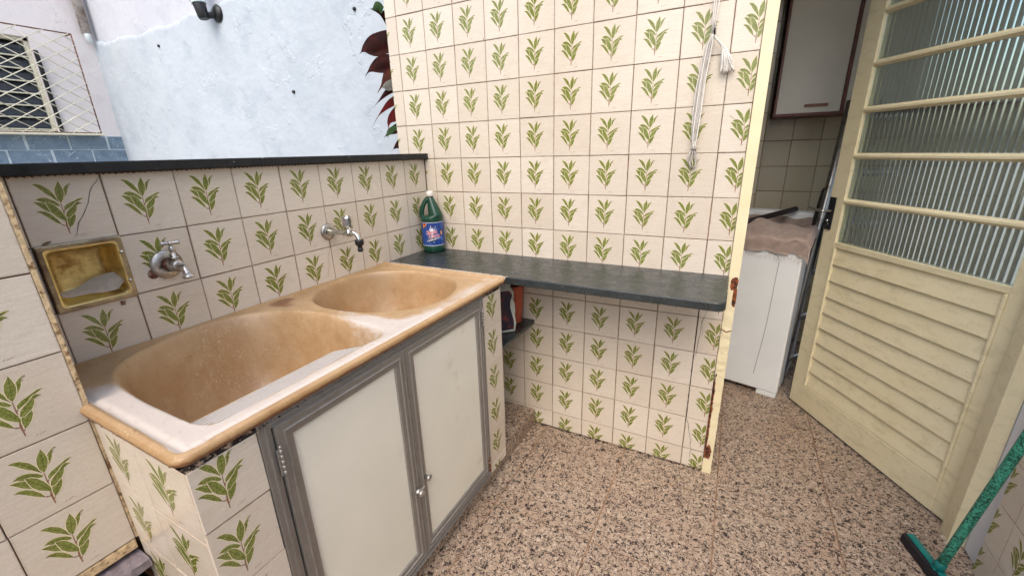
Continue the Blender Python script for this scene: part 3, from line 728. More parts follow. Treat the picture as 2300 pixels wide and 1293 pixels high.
grime = blob(.02, -.875, .05, .05, .75) + blob(-.03, -.83, .03, .14, .55) + blob(.10, -1.30, .05, .05, .25) + .3 * np.exp(-((edge2 - .0) / .006) ** 2)
# plan rounding of the outer corners
rc = .022; VX, VY = PX.copy(), PY.copy()
for cx, cy, sx, sy in ((x1 - rc, y0 + rc, 1, -1), (x1 - rc, y1 - rc, 1, 1)):
    mx = (VX - cx) * sx; my = (VY - cy) * sy; mk = (mx > 0) & (my > 0); L_ = np.hypot(mx, my); sc = np.where(mk & (L_ > 1e-9), np.maximum(mx, my) / np.maximum(L_, 1e-9), 1)
    VX = np.where(mk, cx + (VX - cx) * sc, VX); VY = np.where(mk, cy + (VY - cy) * sc, VY)
verts = [tuple(v) for v in np.stack([VX, VY, ZZ], -1).reshape(-1, 3)]
faces = [(i * NY + j, (i + 1) * NY + j, (i + 1) * NY + j + 1, i * NY + j + 1) for i in range(NX - 1) for j in range(NY - 1)]
att = {'patches': list(patches.ravel()), 'depth': list(dpt.ravel()), 'grime': list(grime.ravel()), 'groove': list(groove.ravel()), 'dark': list(dark.ravel())}
loop = [(i, 0) for i in range(NX)] + [(NX - 1, j) for j in range(1, NY)] + [(i, NY - 1) for i in range(NX - 2, -1, -1)]
prev = [i * NY + j for i, j in loop]
def outn(i, j):
    x, y = VX[i, j], VY[i, j]; cx, cy = min(x, x1 - rc), max(min(y, y1 - rc), y0 + rc); n = Vector((x - cx if x > x1 - rc else 0, y - cy, 0))
    return n.normalized() if n.length > 1e-9 else Vector((0, 0, 0))
for off, dz in ((.002, -.0012), (.004, -.0035), (.0055, -.007), (.0056, -.012), (.004, -.0165), (.000, -.0195), (-.006, -.0205)):
    cur = []
    for (i, j) in loop:
        n = outn(i, j); verts.append((VX[i, j] + n.x * off, VY[i, j] + n.y * off, .8770 + dz)); cur.append(len(verts) - 1)
        att['patches'].append(-.55); att['depth'].append(.15); att['groove'].append(0.0); att['dark'].append(.55); att['grime'].append(.42 if dz > -.010 else .85)
    for a in range(len(loop) - 1): faces.append((prev[a], cur[a], cur[a + 1], prev[a + 1]))
    prev = cur
me = bpy.data.meshes.new('tub_shell'); me.from_pydata(verts, [], faces); me.materials.append(M_TUB)
for k, v in att.items():
    a_ = me.attributes.new(k, 'FLOAT', 'POINT'); a_.data.foreach_set('value', v)
me.polygons.foreach_set('use_smooth', [True] * len(me.polygons))
bm = B(); bm.from_mesh(me); bmesh.ops.recalc_face_normals(bm, faces=bm.faces)
if sum(f.normal.z for f in bm.faces) < 0: bmesh.ops.reverse_faces(bm, faces=bm.faces)
bm.to_mesh(me); bm.free()
tub = thing('laundry_tub', 'caramel coloured double-basin laundry tub with ribbed washboard and whitish patches', 'laundry tub', (.25, -.9, .85))
to = bpy.data.objects.new('tub_shell', me); link(to); parent(to, tub)
for cx, cy, zz in ():
    i = int((cx - x0) / (x1 - x0) * (NX - 1)); j = int((cy - y0) / (y1 - y0) * (NY - 1)); zz = float(ZZ[i, j])
    bm = B(); lathe(bm, [(0, .001), (.010, .001), (.012, .003), (.021, .0035), (.023, .001), (.023, -.004)], Matrix.Translation((cx, cy, zz)), seg=24); done('drain', bm, M_DULLCHROME, tub)
bm = B()
for i in range(150):
    x = XA + .004 + i * .0041; r = random.uniform(.0015, .0035); lathe(bm, [(0, -r), (r, 0), (0, r)], Matrix.Translation((x, -.3315, .8785)), seg=6)
tag(done('white_sealant', bm, M_CAULKW, tub), kind='stuff')
bobj('sealant_strip', (XA + .001, -.3345, .868), (.548, -.3295, .8795), M_CAULKW, tub, bev=.002)

# ------------------------------------------------------------ slate shelf and niche shelf
def rounded_slab(name, x0, x1, y0, y1, z0, z1, r, mats, par, corners=(1,), bev=.004, n=8):
    pts = [(x0, y1), (x0, y0)]
    cx, cy = x1 - r, y0 + r; pts += [(cx + r * math.sin(a), cy - r * math.cos(a)) for a in [k / n * math.pi / 2 for k in range(n + 1)]]
    pts += [(x1, y1)]
    bm = B(); f = bm.faces.new([bm.verts.new((x, y, z1)) for x, y in pts]); ex = bmesh.ops.extrude_face_region(bm, geom=[f])
    for v in [g for g in ex['geom'] if isinstance(g, bmesh.types.BMVert)]: v.co.z = z0
    es = [e for e in bm.edges if abs(e.verts[0].co.z - e.verts[1].co.z) < 1e-6 and not (abs(e.verts[0].co.y - y1) < 1e-6 and abs(e.verts[1].co.y - y1) < 1e-6)]
    bmesh.ops.bevel(bm, geom=es, offset=bev, segments=3, affect='EDGES', profile=.5)
    return done(name, bm, mats, par)
sh = rounded_slab('slate_shelf', -.0590, 1.303, -.329, -.0012, .8475, .8765, .03, M_SLATE, None)
tag(sh, 'long dark grey-green slate counter shelf fixed to the tall tiled wall', 'shelf')
ns = rounded_slab('niche_shelf', -.0590, .515, -.366, -.0012, .553, .5715, .006, M_SLATE, None, bev=.003)
tag(ns, 'small dark slate shelf in the niche between tub cabinet and tall tiled wall', 'shelf')

# ------------------------------------------------------------ soap niche
so = thing('soap_dish', 'recessed yellowed steel soap dish in the side wall beside the pillar', 'soap dish', (XA, -1.287, 1.08))
ya, yb, za, zb = -1.3625, -1.2115, 1.0025, 1.158
bm = B(); prof = [(0, .001), (0, .0052), (.002, .0064), (.010, .0064), (.0135, .0055), (.0155, .002), (.0175, -.006), (.019, -.034), (.026, -.052), (.04, -.058)]
nn = 5; rings = []
def rrect(ins, x):
    pts = []; r = max(.0008, min(.014, ins * .7)) if ins > .008 else .002; a0, a1, b0, b1 = ya + ins, yb - ins, za + ins, zb - ins
    for cx, cy, st in ((a1 - r, b1 - r, 0), (a0 + r, b1 - r, 1), (a0 + r, b0 + r, 2), (a1 - r, b0 + r, 3)):
        for k in range(nn):
            an = (st + k / (nn - 1)) * math.pi / 2; pts.append((XA + x, cx + r * math.cos(an), cy + r * math.sin(an)))
    return pts
for ins, x in prof: rings.append([bm.verts.new(p) for p in rrect(ins, x)])
for ri, (a, b) in enumerate(zip(rings, rings[1:])):
    for k in range(len(a)):
        f = bm.faces.new((a[k], a[(k + 1) % len(a)], b[(k + 1) % len(a)], b[k])); f.smooth = ri > 4; f.material_index = 1 if ri < 3 else 0
f = bm.faces.new(rings[-1]); done('dish_liner', bm, [M_BRASS, M_BRASSDARK], so)
# cut the wall body where the dish goes in
cut = B(); box(cut, (XA - .09, ya + .012, za + .012), (XA + .01, yb - .012, zb - .012)); cme = bpy.data.meshes.new('cut'); cut.to_mesh(cme); cut.free(); co = bpy.data.objects.new('cut', cme); link(co)
md = wb.modifiers.new('b', 'BOOLEAN'); md.object = co; md.operation = 'DIFFERENCE'; md.solver = 'EXACT'
dg = bpy.context.evaluated_depsgraph_get(); nm = bpy.data.meshes.new_from_object(wb.evaluated_get(dg)); wb.modifiers.clear(); wb.data = nm; bpy.data.objects.remove(co)
for hz in (1.119, 1.045):
    bm = B(); lathe(bm, [(0, 0), (.0042, .0), (.0045, .002), (.003, .0042), (0, .005)], axis((XA + .0062, yb - .0075, hz), (1, 0, 0)), seg=14); done('screw', bm, M_CHROME, so)
pp = B(); NXX, NYY = 26, 14; gr = []
for i in range(NXX):
    row = []
    for j in range(NYY):
        u, w = i / (NXX - 1), j / (NYY - 1)
        y = ya + .020 + u * .116 + .008 * (w - .5); x = XA + .008 - .050 * w
        z = za + .0300 + .003 * math.sin(u * 7 + w * 3) + .030 * w ** 1.5 * (.3 + .9 * u) + .014 * max(0, u - .86) / .14 * (1 - w) + .006 * max(0, .12 - u) / .12 * (1 - w)
        row.append(pp.verts.new((x + .004 * math.sin(u * 9), y, z)))
    gr.append(row)
for i in range(NXX - 1):
    for j in range(NYY - 1): pp.faces.new((gr[i][j], gr[i + 1][j], gr[i + 1][j + 1], gr[i][j + 1]))
r_ = bmesh.ops.solidify(pp, geom=list(pp.faces), thickness=.0016)
clo = done('dried_cloth', pp, M_PAPER, None, smooth=True); tag(clo, 'stiff dried grey cloth lying in the steel soap dish', 'cloth')
crack(aw, [(XA + .0014, -1.347, 1.160), (XA + .0014, -1.330, 1.1665)], (1, 0, 0), .010, M_GROUT, jit=.002, name='chip')
crack(aw, [(XA + .0014, -1.250, .9965), (XA + .0014, -1.242, .985)], (1, 0, 0), .016, M_RUST, jit=.002, name='rust_stain')

# ------------------------------------------------------------ taps
t1 = thing('water_tap', 'pitted chrome tap with T-bar handle on round flange beside the soap dish', 'tap', (XA, -1.13, 1.065))
c0 = Vector((XA, -1.132, 1.065)); ax = Vector((1, 0, 0))
bm = B(); lathe(bm, [(0, .001), (.037, .001), (.0385, .003), (.037, .006), (.030, .009), (.020, .012), (.0175, .011), (.0165, .004)], axis(c0, ax), seg=40); done('flange', bm, M_DULLCHROME, t1)
bm = B(); lathe(bm, [(0, 0), (.0145, .0), (.0145, .024), (.0, .0245)], axis(c0 + Vector((.006, 0, 0)), ax), seg=6); done('hex_nut', bm, M_RUST, t1, autosmooth=20)
bm = B(); lathe(bm, [(0, 0), (.0105, .0), (.0105, .032), (.0, .033)], axis(c0 + Vector((.006, 0, 0)), ax), seg=16)
cb = c0 + Vector((.052, 0, .002))
lathe(bm, [(0, -.022), (.0125, -.021), (.0165, -.012), (.0170, .003), (.0145, .012), (.0115, .016), (0, .017)], axis(cb, ax), seg=24)
lathe(bm, [(0, -.010), (.0125, -.008), (.0135, .010), (.0125, .020), (.014, .0205), (.014, .023), (.0085, .024), (.0085, .034), (.0065, .035), (.0065, .037), (.0075, .038), (.007, .050), (.004, .052), (.004, .058), (0, .058)], axis(cb, (0, 0, 1)), seg=20)
tube(bm, bez([cb + Vector((.010, 0, .000)), cb + Vector((.026, 0, -.001)), cb + Vector((.038, 0, -.005)), cb + Vector((.045, 0, -.014)), cb + Vector((.047, 0, -.020))], 5), [.0105] * 6 + [.009] * 8 + [.0085] * 7, 16)
lathe(bm, [(0, .0), (.0125, .0), (.0135, .003), (.0135, .007), (.010, .009), (.008, .012)], axis(cb + Vector((.047, 0, -.029)), (0, 0, 1)), seg=20)
done('tap_body', bm, M_DULLCHROME, t1)
bm = B(); hb = cb + Vector((0, 0, .060)); dv = Vector((.35, .94, 0)).normalized()
tube(bm, [hb - dv * .021, hb - dv * .019, hb - dv * .012, hb + dv * .012, hb + dv * .019, hb + dv * .021], [.004, .0072, .0048, .0048, .0072, .004], 14)
lathe(bm, [(0, -.006), (.007, -.005), (.007, .004), (0, .006)], Matrix.Translation(hb), seg=14); done('tap_handle', bm, M_DULLCHROME, t1)
bm = B(); lathe(bm, [(0, -.001), (.014, -.001), (.012, .0016), (0, .002)], axis(Vector((XA, -1.166, 1.046)), ax), seg=9); done('mortar_hole', bm, M_RUST, t1)

t2 = thing('water_tap', 'long-bodied chrome tap with round cap handle and black hose nozzle over the small basin', 'tap', (XA, -.608, 1.063))
c0 = Vector((XA, -.608, 1.063))
bm = B(); lathe(bm, [(0, .001), (.029, .001), (.031, .004), (.027, .009), (.019, .012), (.014, .012), (.013, .007)], axis(c0, ax), seg=36); done('flange', bm, M_DULLCHROME, t2)
L2 = Vector((1, .02, 0)).normalized(); cb = c0 + L2 * .112
bm = B(); tube(bm, [c0 + Vector((.002, 0, 0)), c0 + L2 * .016, c0 + L2 * .02, c0 + L2 * .095, c0 + L2 * .1, cb + L2 * .012], [.0125, .0125, .0095, .0095, .0125, .0125], 18)
lathe(bm, [(0, -.013), (.011, -.012), (.0135, -.004), (.0135, .010), (.010, .014), (.010, .019), (.012, .020), (.0, .021)], axis(cb, (0, 0, 1)), seg=20)
tube(bm, bez([cb + L2 * .008, cb + L2 * .024 + Vector((0, 0, .001)), cb + L2 * .038 + Vector((0, 0, -.006)), cb + L2 * .045 + Vector((0, 0, -.018)), cb + L2 * .046 + Vector((0, 0, -.026))], 5), [.0095] * 6 + [.0085] * 15, 16)
done('tap_body', bm, M_CHROME, t2)
bm = B(); lathe(bm, [(0, .018), (.0155, .018), (.0185, .022), (.0195, .030), (.0195, .056), (.0175, .061), (.010, .0625), (.0095, .0615), (0, .0615)], axis(cb, (0, 0, 1)), seg=12)
done('tap_handle', bm, M_CHROME, t2, autosmooth=20)
bm = B(); nb = cb + L2 * .046 + Vector((0, 0, -.024)); lathe(bm, [(0, .003), (.015, .003), (.016, .0), (.016, -.012), (.012, -.018), (.0085, -.021), (.0085, -.028), (.0105, -.031), (.0105, -.036), (.008, -.041), (.005, -.041), (.005, -.03)], axis(nb, (0, 0, 1)), seg=20)
done('hose_nozzle', bm, M_PLAST, t2)
crack(aw, [(XA + .0013, -.606, 1.040), (XA + .0013, -.606, .99)], (1, 0, 0), .003, M_GROUT, jit=.001, name='rust_stain')

# ------------------------------------------------------------ bleach bottle on the shelf
bp = Vector((.0055, -.0635, .8768)); vdir = Vector((1.2844 - bp.x, -1.6688 - bp.y, 0)).normalized(); rt = Vector((-vdir.y, vdir.x, 0))
bo = thing('bleach_bottle', 'dark green bleach bottle with white cap and blue starburst label in the corner', 'bottle', bp)
bm = B(); SEG = 40; hts = [(0, .046, 0), (.003, .0515, 0), (.012, .0545, 0), (.030, .0545, 0), (.033, .0535, 0), (.034, .0530, 0), (.146, .0530, 0), (.148, .0540, 0), (.158, .0540, 0)]
rows = []
for z, r, s in hts: rows.append((z, r, s))
for q in range(20):
    t = q / 19; z = .162 + t * .096
    right = .0535 - .0385 * max(0, (t - .1) / .9) ** 1.15 + .0007 * math.cos(q * math.pi) * (1 if .1 < t < .8 else 0)
    left = (.0535 if t < .06 else (.0535 - .040 * min(1, (t - .06) / .10) if t < .16 else .0135 + .0025 * math.sin(t * 3))) if t < .82 else .0135 + .002
    left = max(left, .0135)
    rows.append((z, (right + left) / 2, (right - left) / 2))
rows += [(.262, .0145, .0006), (.266, .0145, 0)]
rings = []
for z, r, s in rows:
    rings.append([bm.verts.new(bp + rt * (s + r * math.cos(2 * math.pi * k / SEG)) + vdir * ((r if z < .165 else min(.0535 - .0385 * max(0, (z - .172) / .086) ** 1.2, .0535) if z > .172 else .0535) * math.sin(2 * math.pi * k / SEG)) + Vector((0, 0, z))) for k in range(SEG)])
for a, b in zip(rings, rings[1:]):
    for k in range(SEG): f = bm.faces.new((a[k], a[(k + 1) % SEG], b[(k + 1) % SEG], b[k])); f.smooth = True
bm.faces.new(rings[0]); bm.faces.new(rings[-1]); done('bottle_body', bm, M_GREENBOTTLE, bo)
bm = B(); hp = bez([bp - rt * .040 + Vector((0, 0, .156)), bp - rt * .0455 + Vector((0, 0, .175)), bp - rt * .0435 + Vector((0, 0, .200)), bp - rt * .034 + Vector((0, 0, .225)), bp - rt * .020 + Vector((0, 0, .246)), bp - rt * .006 + Vector((0, 0, .256))], 6)
tube(bm, hp, [.0105] * 6 + [.009] * (len(hp) - 6), 14, ell=1.3); done('bottle_handle', bm, M_GREENBOTTLE, bo)
bm = B(); lathe(bm, [(.0165, .264), (.0175, .266), (.0175, .284), (.0162, .287), (0, .287)], Matrix.Translation(bp), seg=28); done('bottle_cap', bm, M_CAP, bo)
def wrap(u, z, off): # u metres round the bottle from the label centre
    a = u / .053; return bp + (vdir * math.cos(a) + rt * math.sin(a)) * (.0532 + off) + Vector((0, 0, z))
bm = B()
def band(z0, z1, off, mi, a0=-1.9, a1=1.9, n=40):
    q = [[bm.verts.new(wrap(.053 * (a0 + (a1 - a0) * i / n), z, off)) for z in (z0, z1)] for i in range(n + 1)]
    for i in range(n): f = bm.faces.new((q[i][0], q[i + 1][0], q[i + 1][1], q[i][1])); f.material_index = mi; f.smooth = True
band(.0375, .1440, .0003, 0); band(.0345, .0375, .0004, 3); band(.1440, .1470, .0004, 3)
def poly(pts, off, mi):
    c = (sum(p[0] for p in pts) / len(pts), sum(p[1] for p in pts) / len(pts)); cv = bm.verts.new(wrap(*c, off)); vs = [bm.verts.new(wrap(x, z, off)) for x, z in pts]
    for i in range(len(vs)): f = bm.faces.new((cv, vs[i], vs[(i + 1) % len(vs)])); f.material_index = mi
CU, CZ = -.004, .092
star = []
for i in range(44):
    a = i / 44 * 2 * math.pi; rr = (.040 + .006 * math.sin(i * 1.7) if i % 2 == 0 else .021); star.append((CU + rr * math.cos(a) * .98, CZ + rr * math.sin(a) * .95))
poly(star, .0007, 1)
ell = [(CU + .004 + .033 * math.cos(a), .0665 + .010 * math.sin(a) + .25 * .033 * math.cos(a)) for a in [i / 24 * 2 * math.pi for i in range(24)]]; poly(ell, .0010, 4)
poly([(-.050, .1425), (-.026, .1425), (-.032, .132), (-.046, .122), (-.050, .118)], .0008, 5); poly([(-.048, .140), (-.032, .140), (-.040, .128)], .0011, 2)
poly([(.036, .10), (.046, .106), (.047, .088), (.040, .085)], .0009, 5)
done('label', bm, [M_LBLUE, M_LWHITE, M_LRED, M_LSILVER, M_LDARK, M_LYEL], bo)
def text_on(s, cu, cz, size, slope, mats, off, fn, par, name='lettering', xs=1.0, bold=.0):
    cu_ = bpy.data.curves.new('t', 'FONT'); cu_.body = s; cu_.size = size; cu_.align_x = 'CENTER'; cu_.align_y = 'CENTER'; cu_.offset = bold
    ob = bpy.data.objects.new('t', cu_); link(ob); dg = bpy.context.evaluated_depsgraph_get(); me = bpy.data.meshes.new_from_object(ob.evaluated_get(dg)); bpy.data.objects.remove(ob)
    for v in me.vertices:
        x, y = v.co.x * xs, v.co.y; v.co = fn(cu + x, cz + y + slope * x, off)
    me.materials.clear(); me.materials.append(mats); o = bpy.data.objects.new(name, me); link(o); return parent(o, par)
text_on('Santa', -.006, .1010, .0250, .13, M_LWHITE, .0010, wrap, bo, bold=.0011, xs=.95); text_on('Clara', .004, .0830, .0250, .13, M_LWHITE, .0010, wrap, bo, bold=.0011, xs=.95)
text_on('Santa', -.006, .1010, .0250, .13, M_LRED, .0014, wrap, bo, bold=.0003, xs=.95); text_on('Clara', .004, .0830, .0250, .13, M_LRED, .0014, wrap, bo, bold=.0003, xs=.95)
text_on('ÁGUA SANITÁRIA', .001, .0655, .0088, .25, M_LWHITE, .0014, wrap, bo, bold=.0001, xs=.95)

# ------------------------------------------------------------ things on the niche shelf
b2 = thing('cleaner_bottle', 'pale wavy-sided cleaner bottle with dark label on the niche shelf', 'bottle', (.448, -.19, .5718))
bm = B(); prof = [(-.054, .0), (.040, .0), (.047, .005), (.048, .045), (.042, .085), (.034, .115), (.033, .145), (.041, .172), (.043, .195), (.036, .215), (.020, .228), (.016, .232), (.016, .262), (-.016, .262), (-.016, .232), (-.022, .228), (-.040, .212), (-.046, .19), (-.042, .165), (-.036, .14), (-.038, .11), (-.046, .08), (-.053, .045), (-.054, .005)]
sc = Vector((-1, .12, 0)).normalized(); fc = Vector((.78, -.62, 0))
rt2 = Vector((.70, .71, 0)); fc2 = Vector((.71, -.70, 0)); c_ = Vector((.452, -.175, .5718))
def ext(bm, pr, d0, d1, mi=0, bev=0):
    a = [bm.verts.new(c_ + rt2 * x + fc2 * d0 + Vector((0, 0, z))) for x, z in pr]; b = [bm.verts.new(c_ + rt2 * x + fc2 * d1 + Vector((0, 0, z))) for x, z in pr]
    f1 = bm.faces.new(a); f2 = bm.faces.new(b[::-1]); 
    for i in range(len(pr)): bm.faces.new((a[i], b[i], b[(i + 1) % len(pr)], a[(i + 1) % len(pr)]))
    if bev: bmesh.ops.bevel(bm, geom=list(f1.edges) + list(f2.edges), offset=bev, segments=3, affect='EDGES', profile=.5)
prs = [(x * .92, z * .93) for x, z in prof]
ext(bm, prs, -.024, .024, bev=.009); done('bottle_body', bm, M_BOT2, b2, smooth=True, autosmooth=50)
bm = B(); ext(bm, [(-.040, .015), (.030, .015), (.033, .02), (.033, .055), (.022, .10), (.018, .12), (.020, .148), (.028, .168), (.026, .182), (.015, .195), (-.038, .195)], .0235, .0248); done('label', bm, M_LNAVY, b2)
bm = B(); lathe(bm, [(.0165, .242), (.0165, .262), (0, .264)], Matrix.Translation(c_), seg=20); done('bottle_cap', bm, M_PLAST, b2)
fp = thing('plastic_pot', 'terracotta coloured plastic pot behind the cleaner bottle on the niche shelf', 'pot', (.445, -.062, .5718))
bm = B(); lathe(bm, [(0, .001), (.034, .001), (.036, .004), (.046, .170), (.048, .182), (.0465, .183), (.044, .172), (.034, .010), (0, .009)], Matrix.Translation((.435, -.055, .5718)), seg=36); done('pot_body', bm, M_TERRA, fp)

# ------------------------------------------------------------ cords on a nail
co_ = thing('hanging_cord', 'bundle of greyish white cords with a tassel hanging from a nail on tiles', 'cord', (1.164, -.02, 1.66))
bm = B(); tube(bm, [(1.166, .004, 1.668), (1.166, -.026, 1.672), (1.166, -.028, 1.686)], .0028, 8); done('nail', bm, M_IRONDARK, co_)
for i, (dx, top) in enumerate(((-.008, 1.153), (.000, 1.164), (.010, 1.178))):
    bm = B(); tube(bm, bez([(top, -.014, 2.35), (top + dx * .2, -.016, 2.0), (1.160 + dx * .4, -.018, 1.675)], 8), .0021, 8); done('upper_strand', bm, M_CORDW, co_)
for i in range(9):
    ph = i * .7; ox = (i - 4) * .0024; m1 = random.uniform(-.003, .003); oy = -.012 - .006 * (i % 3)
    bm = B(); tube(bm, bez([(1.161, -.020 + oy * .3, 1.668), (1.153 + ox * .9, oy, 1.635), (1.143 + ox * 1.35 + m1, oy, 1.54), (1.139 + ox * 1.4 + m1, oy, 1.45), (1.137 + ox * .9, oy, 1.37), (1.1385 + ox * .35, oy + .002, 1.328)], 8), .0024, 8); done('cord_strand', bm, M_CORD if i % 2 else M_CORDW, co_)
bm = B(); tube(bm, [(1.1385, -.016, 1.335), (1.1385, -.016, 1.320)], .0085, 12); done('cord_binding', bm, M_CORD, co_)
for i in range(8):
    a = i / 8 * 6.28; bm = B(); tube(bm, bez([(1.1385 + .004 * math.cos(a), -.014 + .004 * math.sin(a), 1.325), (1.139 + .015 * math.cos(a) - .003, -.014 + .008 * math.sin(a), 1.295), (1.141 + .012 * math.cos(a), -.014 + .006 * math.sin(a), 1.268), (1.143 + .002 * math.cos(a), -.014, 1.258)], 5), .0016, 6); done('tassel_loop', bm, M_CORD, co_)
for i in range(15):
    a = (i - 7) / 7; sw = .019 * a
    bm = B(); tube(bm, bez([(1.166, -.018, 1.668), (1.176, -.018 - .002 * (i % 3), 1.652), (1.196 + sw * .25, -.014 - .004 * (i % 2), 1.628), (1.208 + sw * .8, -.014 - .003 * (i % 3), 1.592), (1.216 + sw * 1.1 + random.uniform(-.002, .002), -.012 - .004 * (i % 2), 1.556 + random.uniform(-.004, .010))], 5), .0026, 6); done('tassel_strand', bm, M_CORDW if i % 3 else M_CORD, co_)

# ------------------------------------------------------------ door frame, right wall
jf = thing('door_frame', 'chipped cream painted steel door frame at the end of the tall tiled wall', 'door frame', (1.7, 0, 0))
bm = B(); box(bm, (1.3015, -.006, 0), (1.3365, .1205, 2.36), .002); bmesh.ops.subdivide_edges(bm, edges=[e for e in bm.edges if abs(e.verts[0].co.z - e.verts[1].co.z) > 1], cuts=150)
for v in bm.verts:
    if v.co.z < .75 and v.co.y < .02: v.co.y += random.uniform(-.0016, .0012); v.co.x += random.uniform(-.0008, .0008)
jl = done('jamb', bm, M_JAMB, jf); jl['label'] = 'left jamb with rust holes and peeling cream paint'
bobj('jamb', (2.085, -.0065, 0), (2.129, .055, 2.36), M_JAMBR, jf, bev=.002)
bobj('jamb', (2.112, .0555, 0), (2.129, .1205, 2.36), M_JAMBR, jf, bev=.001)
bobj('lintel', (1.3015, -.006, 2.3605), (2.129, .1205, 2.40), M_JAMBR, jf, bev=.002)
bm = B()
for i in range(40):
    a = random.random(); r = random.uniform(.003, .010); lathe(bm, [(0, -.001), (r, .0), (r * .6, r * .5), (0, r * .6)], Matrix.Translation((2.10 + random.uniform(-.02, .02), -.005 + random.uniform(-.02, .03), 0)), seg=6)
tag(done('mortar_crumbs', bm, M_CAULKW, jf), kind='stuff')
dw = thing('tiled_right_wall', 'leaf-print tiled wall with a bare white plaster strip at the right edge', 'wall', (2.2, -1, 0))
bobj('wall_body', (2.1305, -.45, 0), (2.3, .12, 2.62), M_PLASTER, dw, bev=0); bobj('wall_body', (2.1305, -4.2, 0), (2.3, -.4505, 1.60), M_PLASTER, dw, bev=0)  # second, unseen stretch lowered so more sky reaches the tap wall
bobj('tile_bed', (2.120, -2.6, .002), (2.1305, -.102, 1.345), M_GROUT, dw, bev=.001)
for c in range(12):
    for k in range(0, 9):
        yy = -.185 - c * T + T; z = -.028 + k * T
        x0_ = max(0, (yy - (-.103)))
        add_tile(dw, (2.120 + .0, yy, z), (-1, 0, 0), (x0_, T, .03 if k == 0 else 0, T))

# ------------------------------------------------------------ the open door
P0 = Vector((1.684, .780, 0)); U = Vector((.5188, -.8549, 0)); Nn = Vector((-.8549, -.5188, 0)) # Nn faces the yard
DM = Matrix(((U.x, Nn.x, 0, P0.x), (U.y, Nn.y, 0, P0.y), (0, 0, 1, 0), (0, 0, 0, 1)))
dr = thing('entry_door', 'open cream door with louvred lower half and ribbed glass panes above', 'door', (2.12, .06, 0))
def dbox(name, s0, s1, t0, t1, z0, z1, mats, bev=.002, par=dr): return bobj(name, (s0, t0, z0), (s1, t1, z1), mats, par, bev=bev, mat=DM)
dbox('stile', 0, .078, -.036, 0, .012, 2.12, M_DOOR); dbox('stile', .762, .842, -.036, 0, .012, 2.12, M_DOOR)
dbox('stile_edge', .8421, .8435, -.034, -.003, .014, 2.118, M_HINGESIDE, .0003)
dbox('bottom_rail', .0785, .7615, -.034, .0015, .012, .140, M_DOOR)
dbox('middle_rail', .0785, .7615, -.034, -.001, .868, .893, M_DOOR)
dbox('top_rail', .0785, .7615, -.034, -.001, 2.03, 2.12, M_DOOR)
dbox('bead', .0785, .0895, -.02, .0045, .1405, .8675, M_DOOR, .003); dbox('bead', .7505, .7615, -.02, .0045, .1405, .8675, M_DOOR, .003)
nsl = 9; ph = (.868 - .141) / nsl
for i in range(nsl):
    z0_, z1_ = .141 + i * ph, .141 + (i + 1) * ph + .004
    bm = B(); q = [(-.0035, z0_ + .0012), (-.0015, z0_ + .0025), (-.0015, z0_ + .006), (-.0135, z1_), (-.0165, z1_), (-.0085, z0_ + .0012)]
    a = [bm.verts.new((.090, t, z)) for t, z in q]; b = [bm.verts.new((.750, t, z)) for t, z in q]
    bm.faces.new(a); bm.faces.new(b[::-1])
    for k in range(len(q)): bm.faces.new((a[k], a[(k + 1) % len(q)], b[(k + 1) % len(q)], b[k]))
    done('louvre_slat', bm, M_DOOR, dr, mat=DM)
dbox('louvre_backing', .09, .75, -.030, -.019, .141, .867, M_DOOR, 0)
ms = [.893, 1.078, 1.273, 1.459, 1.634, 1.824, 2.03]
for i in range(6):
    lo = ms[i] + (.013 if i else 0); hi = ms[i + 1] - (.013 if i < 5 else 0)
    if i: 
        bm = B(); z = ms[i]; q = [(-.026, z - .013), (-.009, z - .013), (-.004, z - .008), (.002, z - .004), (.002, z + .004), (-.004, z + .008), (-.009, z + .013), (-.026, z + .013)]
        a = [bm.verts.new((.0785, t, zz)) for t, zz in q]; b = [bm.verts.new((.7615, t, zz)) for t, zz in q]; bm.faces.new(a); bm.faces.new(b[::-1])
        for k in range(len(q)): bm.faces.new((a[k], a[(k + 1) % len(q)], b[(k + 1) % len(q)], b[k]))
        done('glazing_bar', bm, M_DOOR, dr, mat=DM)
    bm = B(); ns_ = 33 * 10; a0, a1 = .0795, .7605; fr_, bk_ = [], []
    for s in range(ns_ + 1):
        x = a0 + (a1 - a0) * s / ns_; t = -.0135 + +.0024 * abs(math.sin(math.pi * s / 10)) ** .9
        fr_.append((bm.verts.new((x, t, lo + .0002)), bm.verts.new((x, t, hi - .0002)))); bk_.append((bm.verts.new((x, -.0175, lo + .0002)), bm.verts.new((x, -.0175, hi - .0002))))
    for s in range(ns_):
        for P_ in (fr_, bk_):
            f = bm.faces.new((P_[s][0], P_[s + 1][0], P_[s + 1][1], P_[s][1])); f.smooth = True
        bm.faces.new((fr_[s][0], bk_[s][0], bk_[s + 1][0], fr_[s + 1][0])); bm.faces.new((fr_[s][1], fr_[s + 1][1], bk_[s + 1][1], bk_[s][1]))
    for e_ in (0, ns_): bm.faces.new((fr_[e_][0], fr_[e_][1], bk_[e_][1], bk_[e_][0]))
    done('glass_pane', bm, M_GLASS, dr, mat=DM, autosmooth=32)
bm = B(); box(bm, (.006, .0005, .942), (.040, .006, 1.092), .002)
lathe(bm, [(0, 0), (.009, 0), (.010, .010), (0, .011)], DM.inverted() @ (DM @ axis((.023, .004, .967), (0, 1, 0))), seg=16)
hl = done('handle_plate', bm, M_PLAST, dr, mat=DM)
bm = B(); tube(bm, bez([(.023, .004, 1.03), (.023, .036, 1.03), (.016, .046, 1.031), (-.02, .048, 1.034), (-.058, .045, 1.036)], 5), [.007] * 6 + [.0075] * 15, 14, ell=.8)
done('lever', bm, M_STEEL, hl, mat=DM)
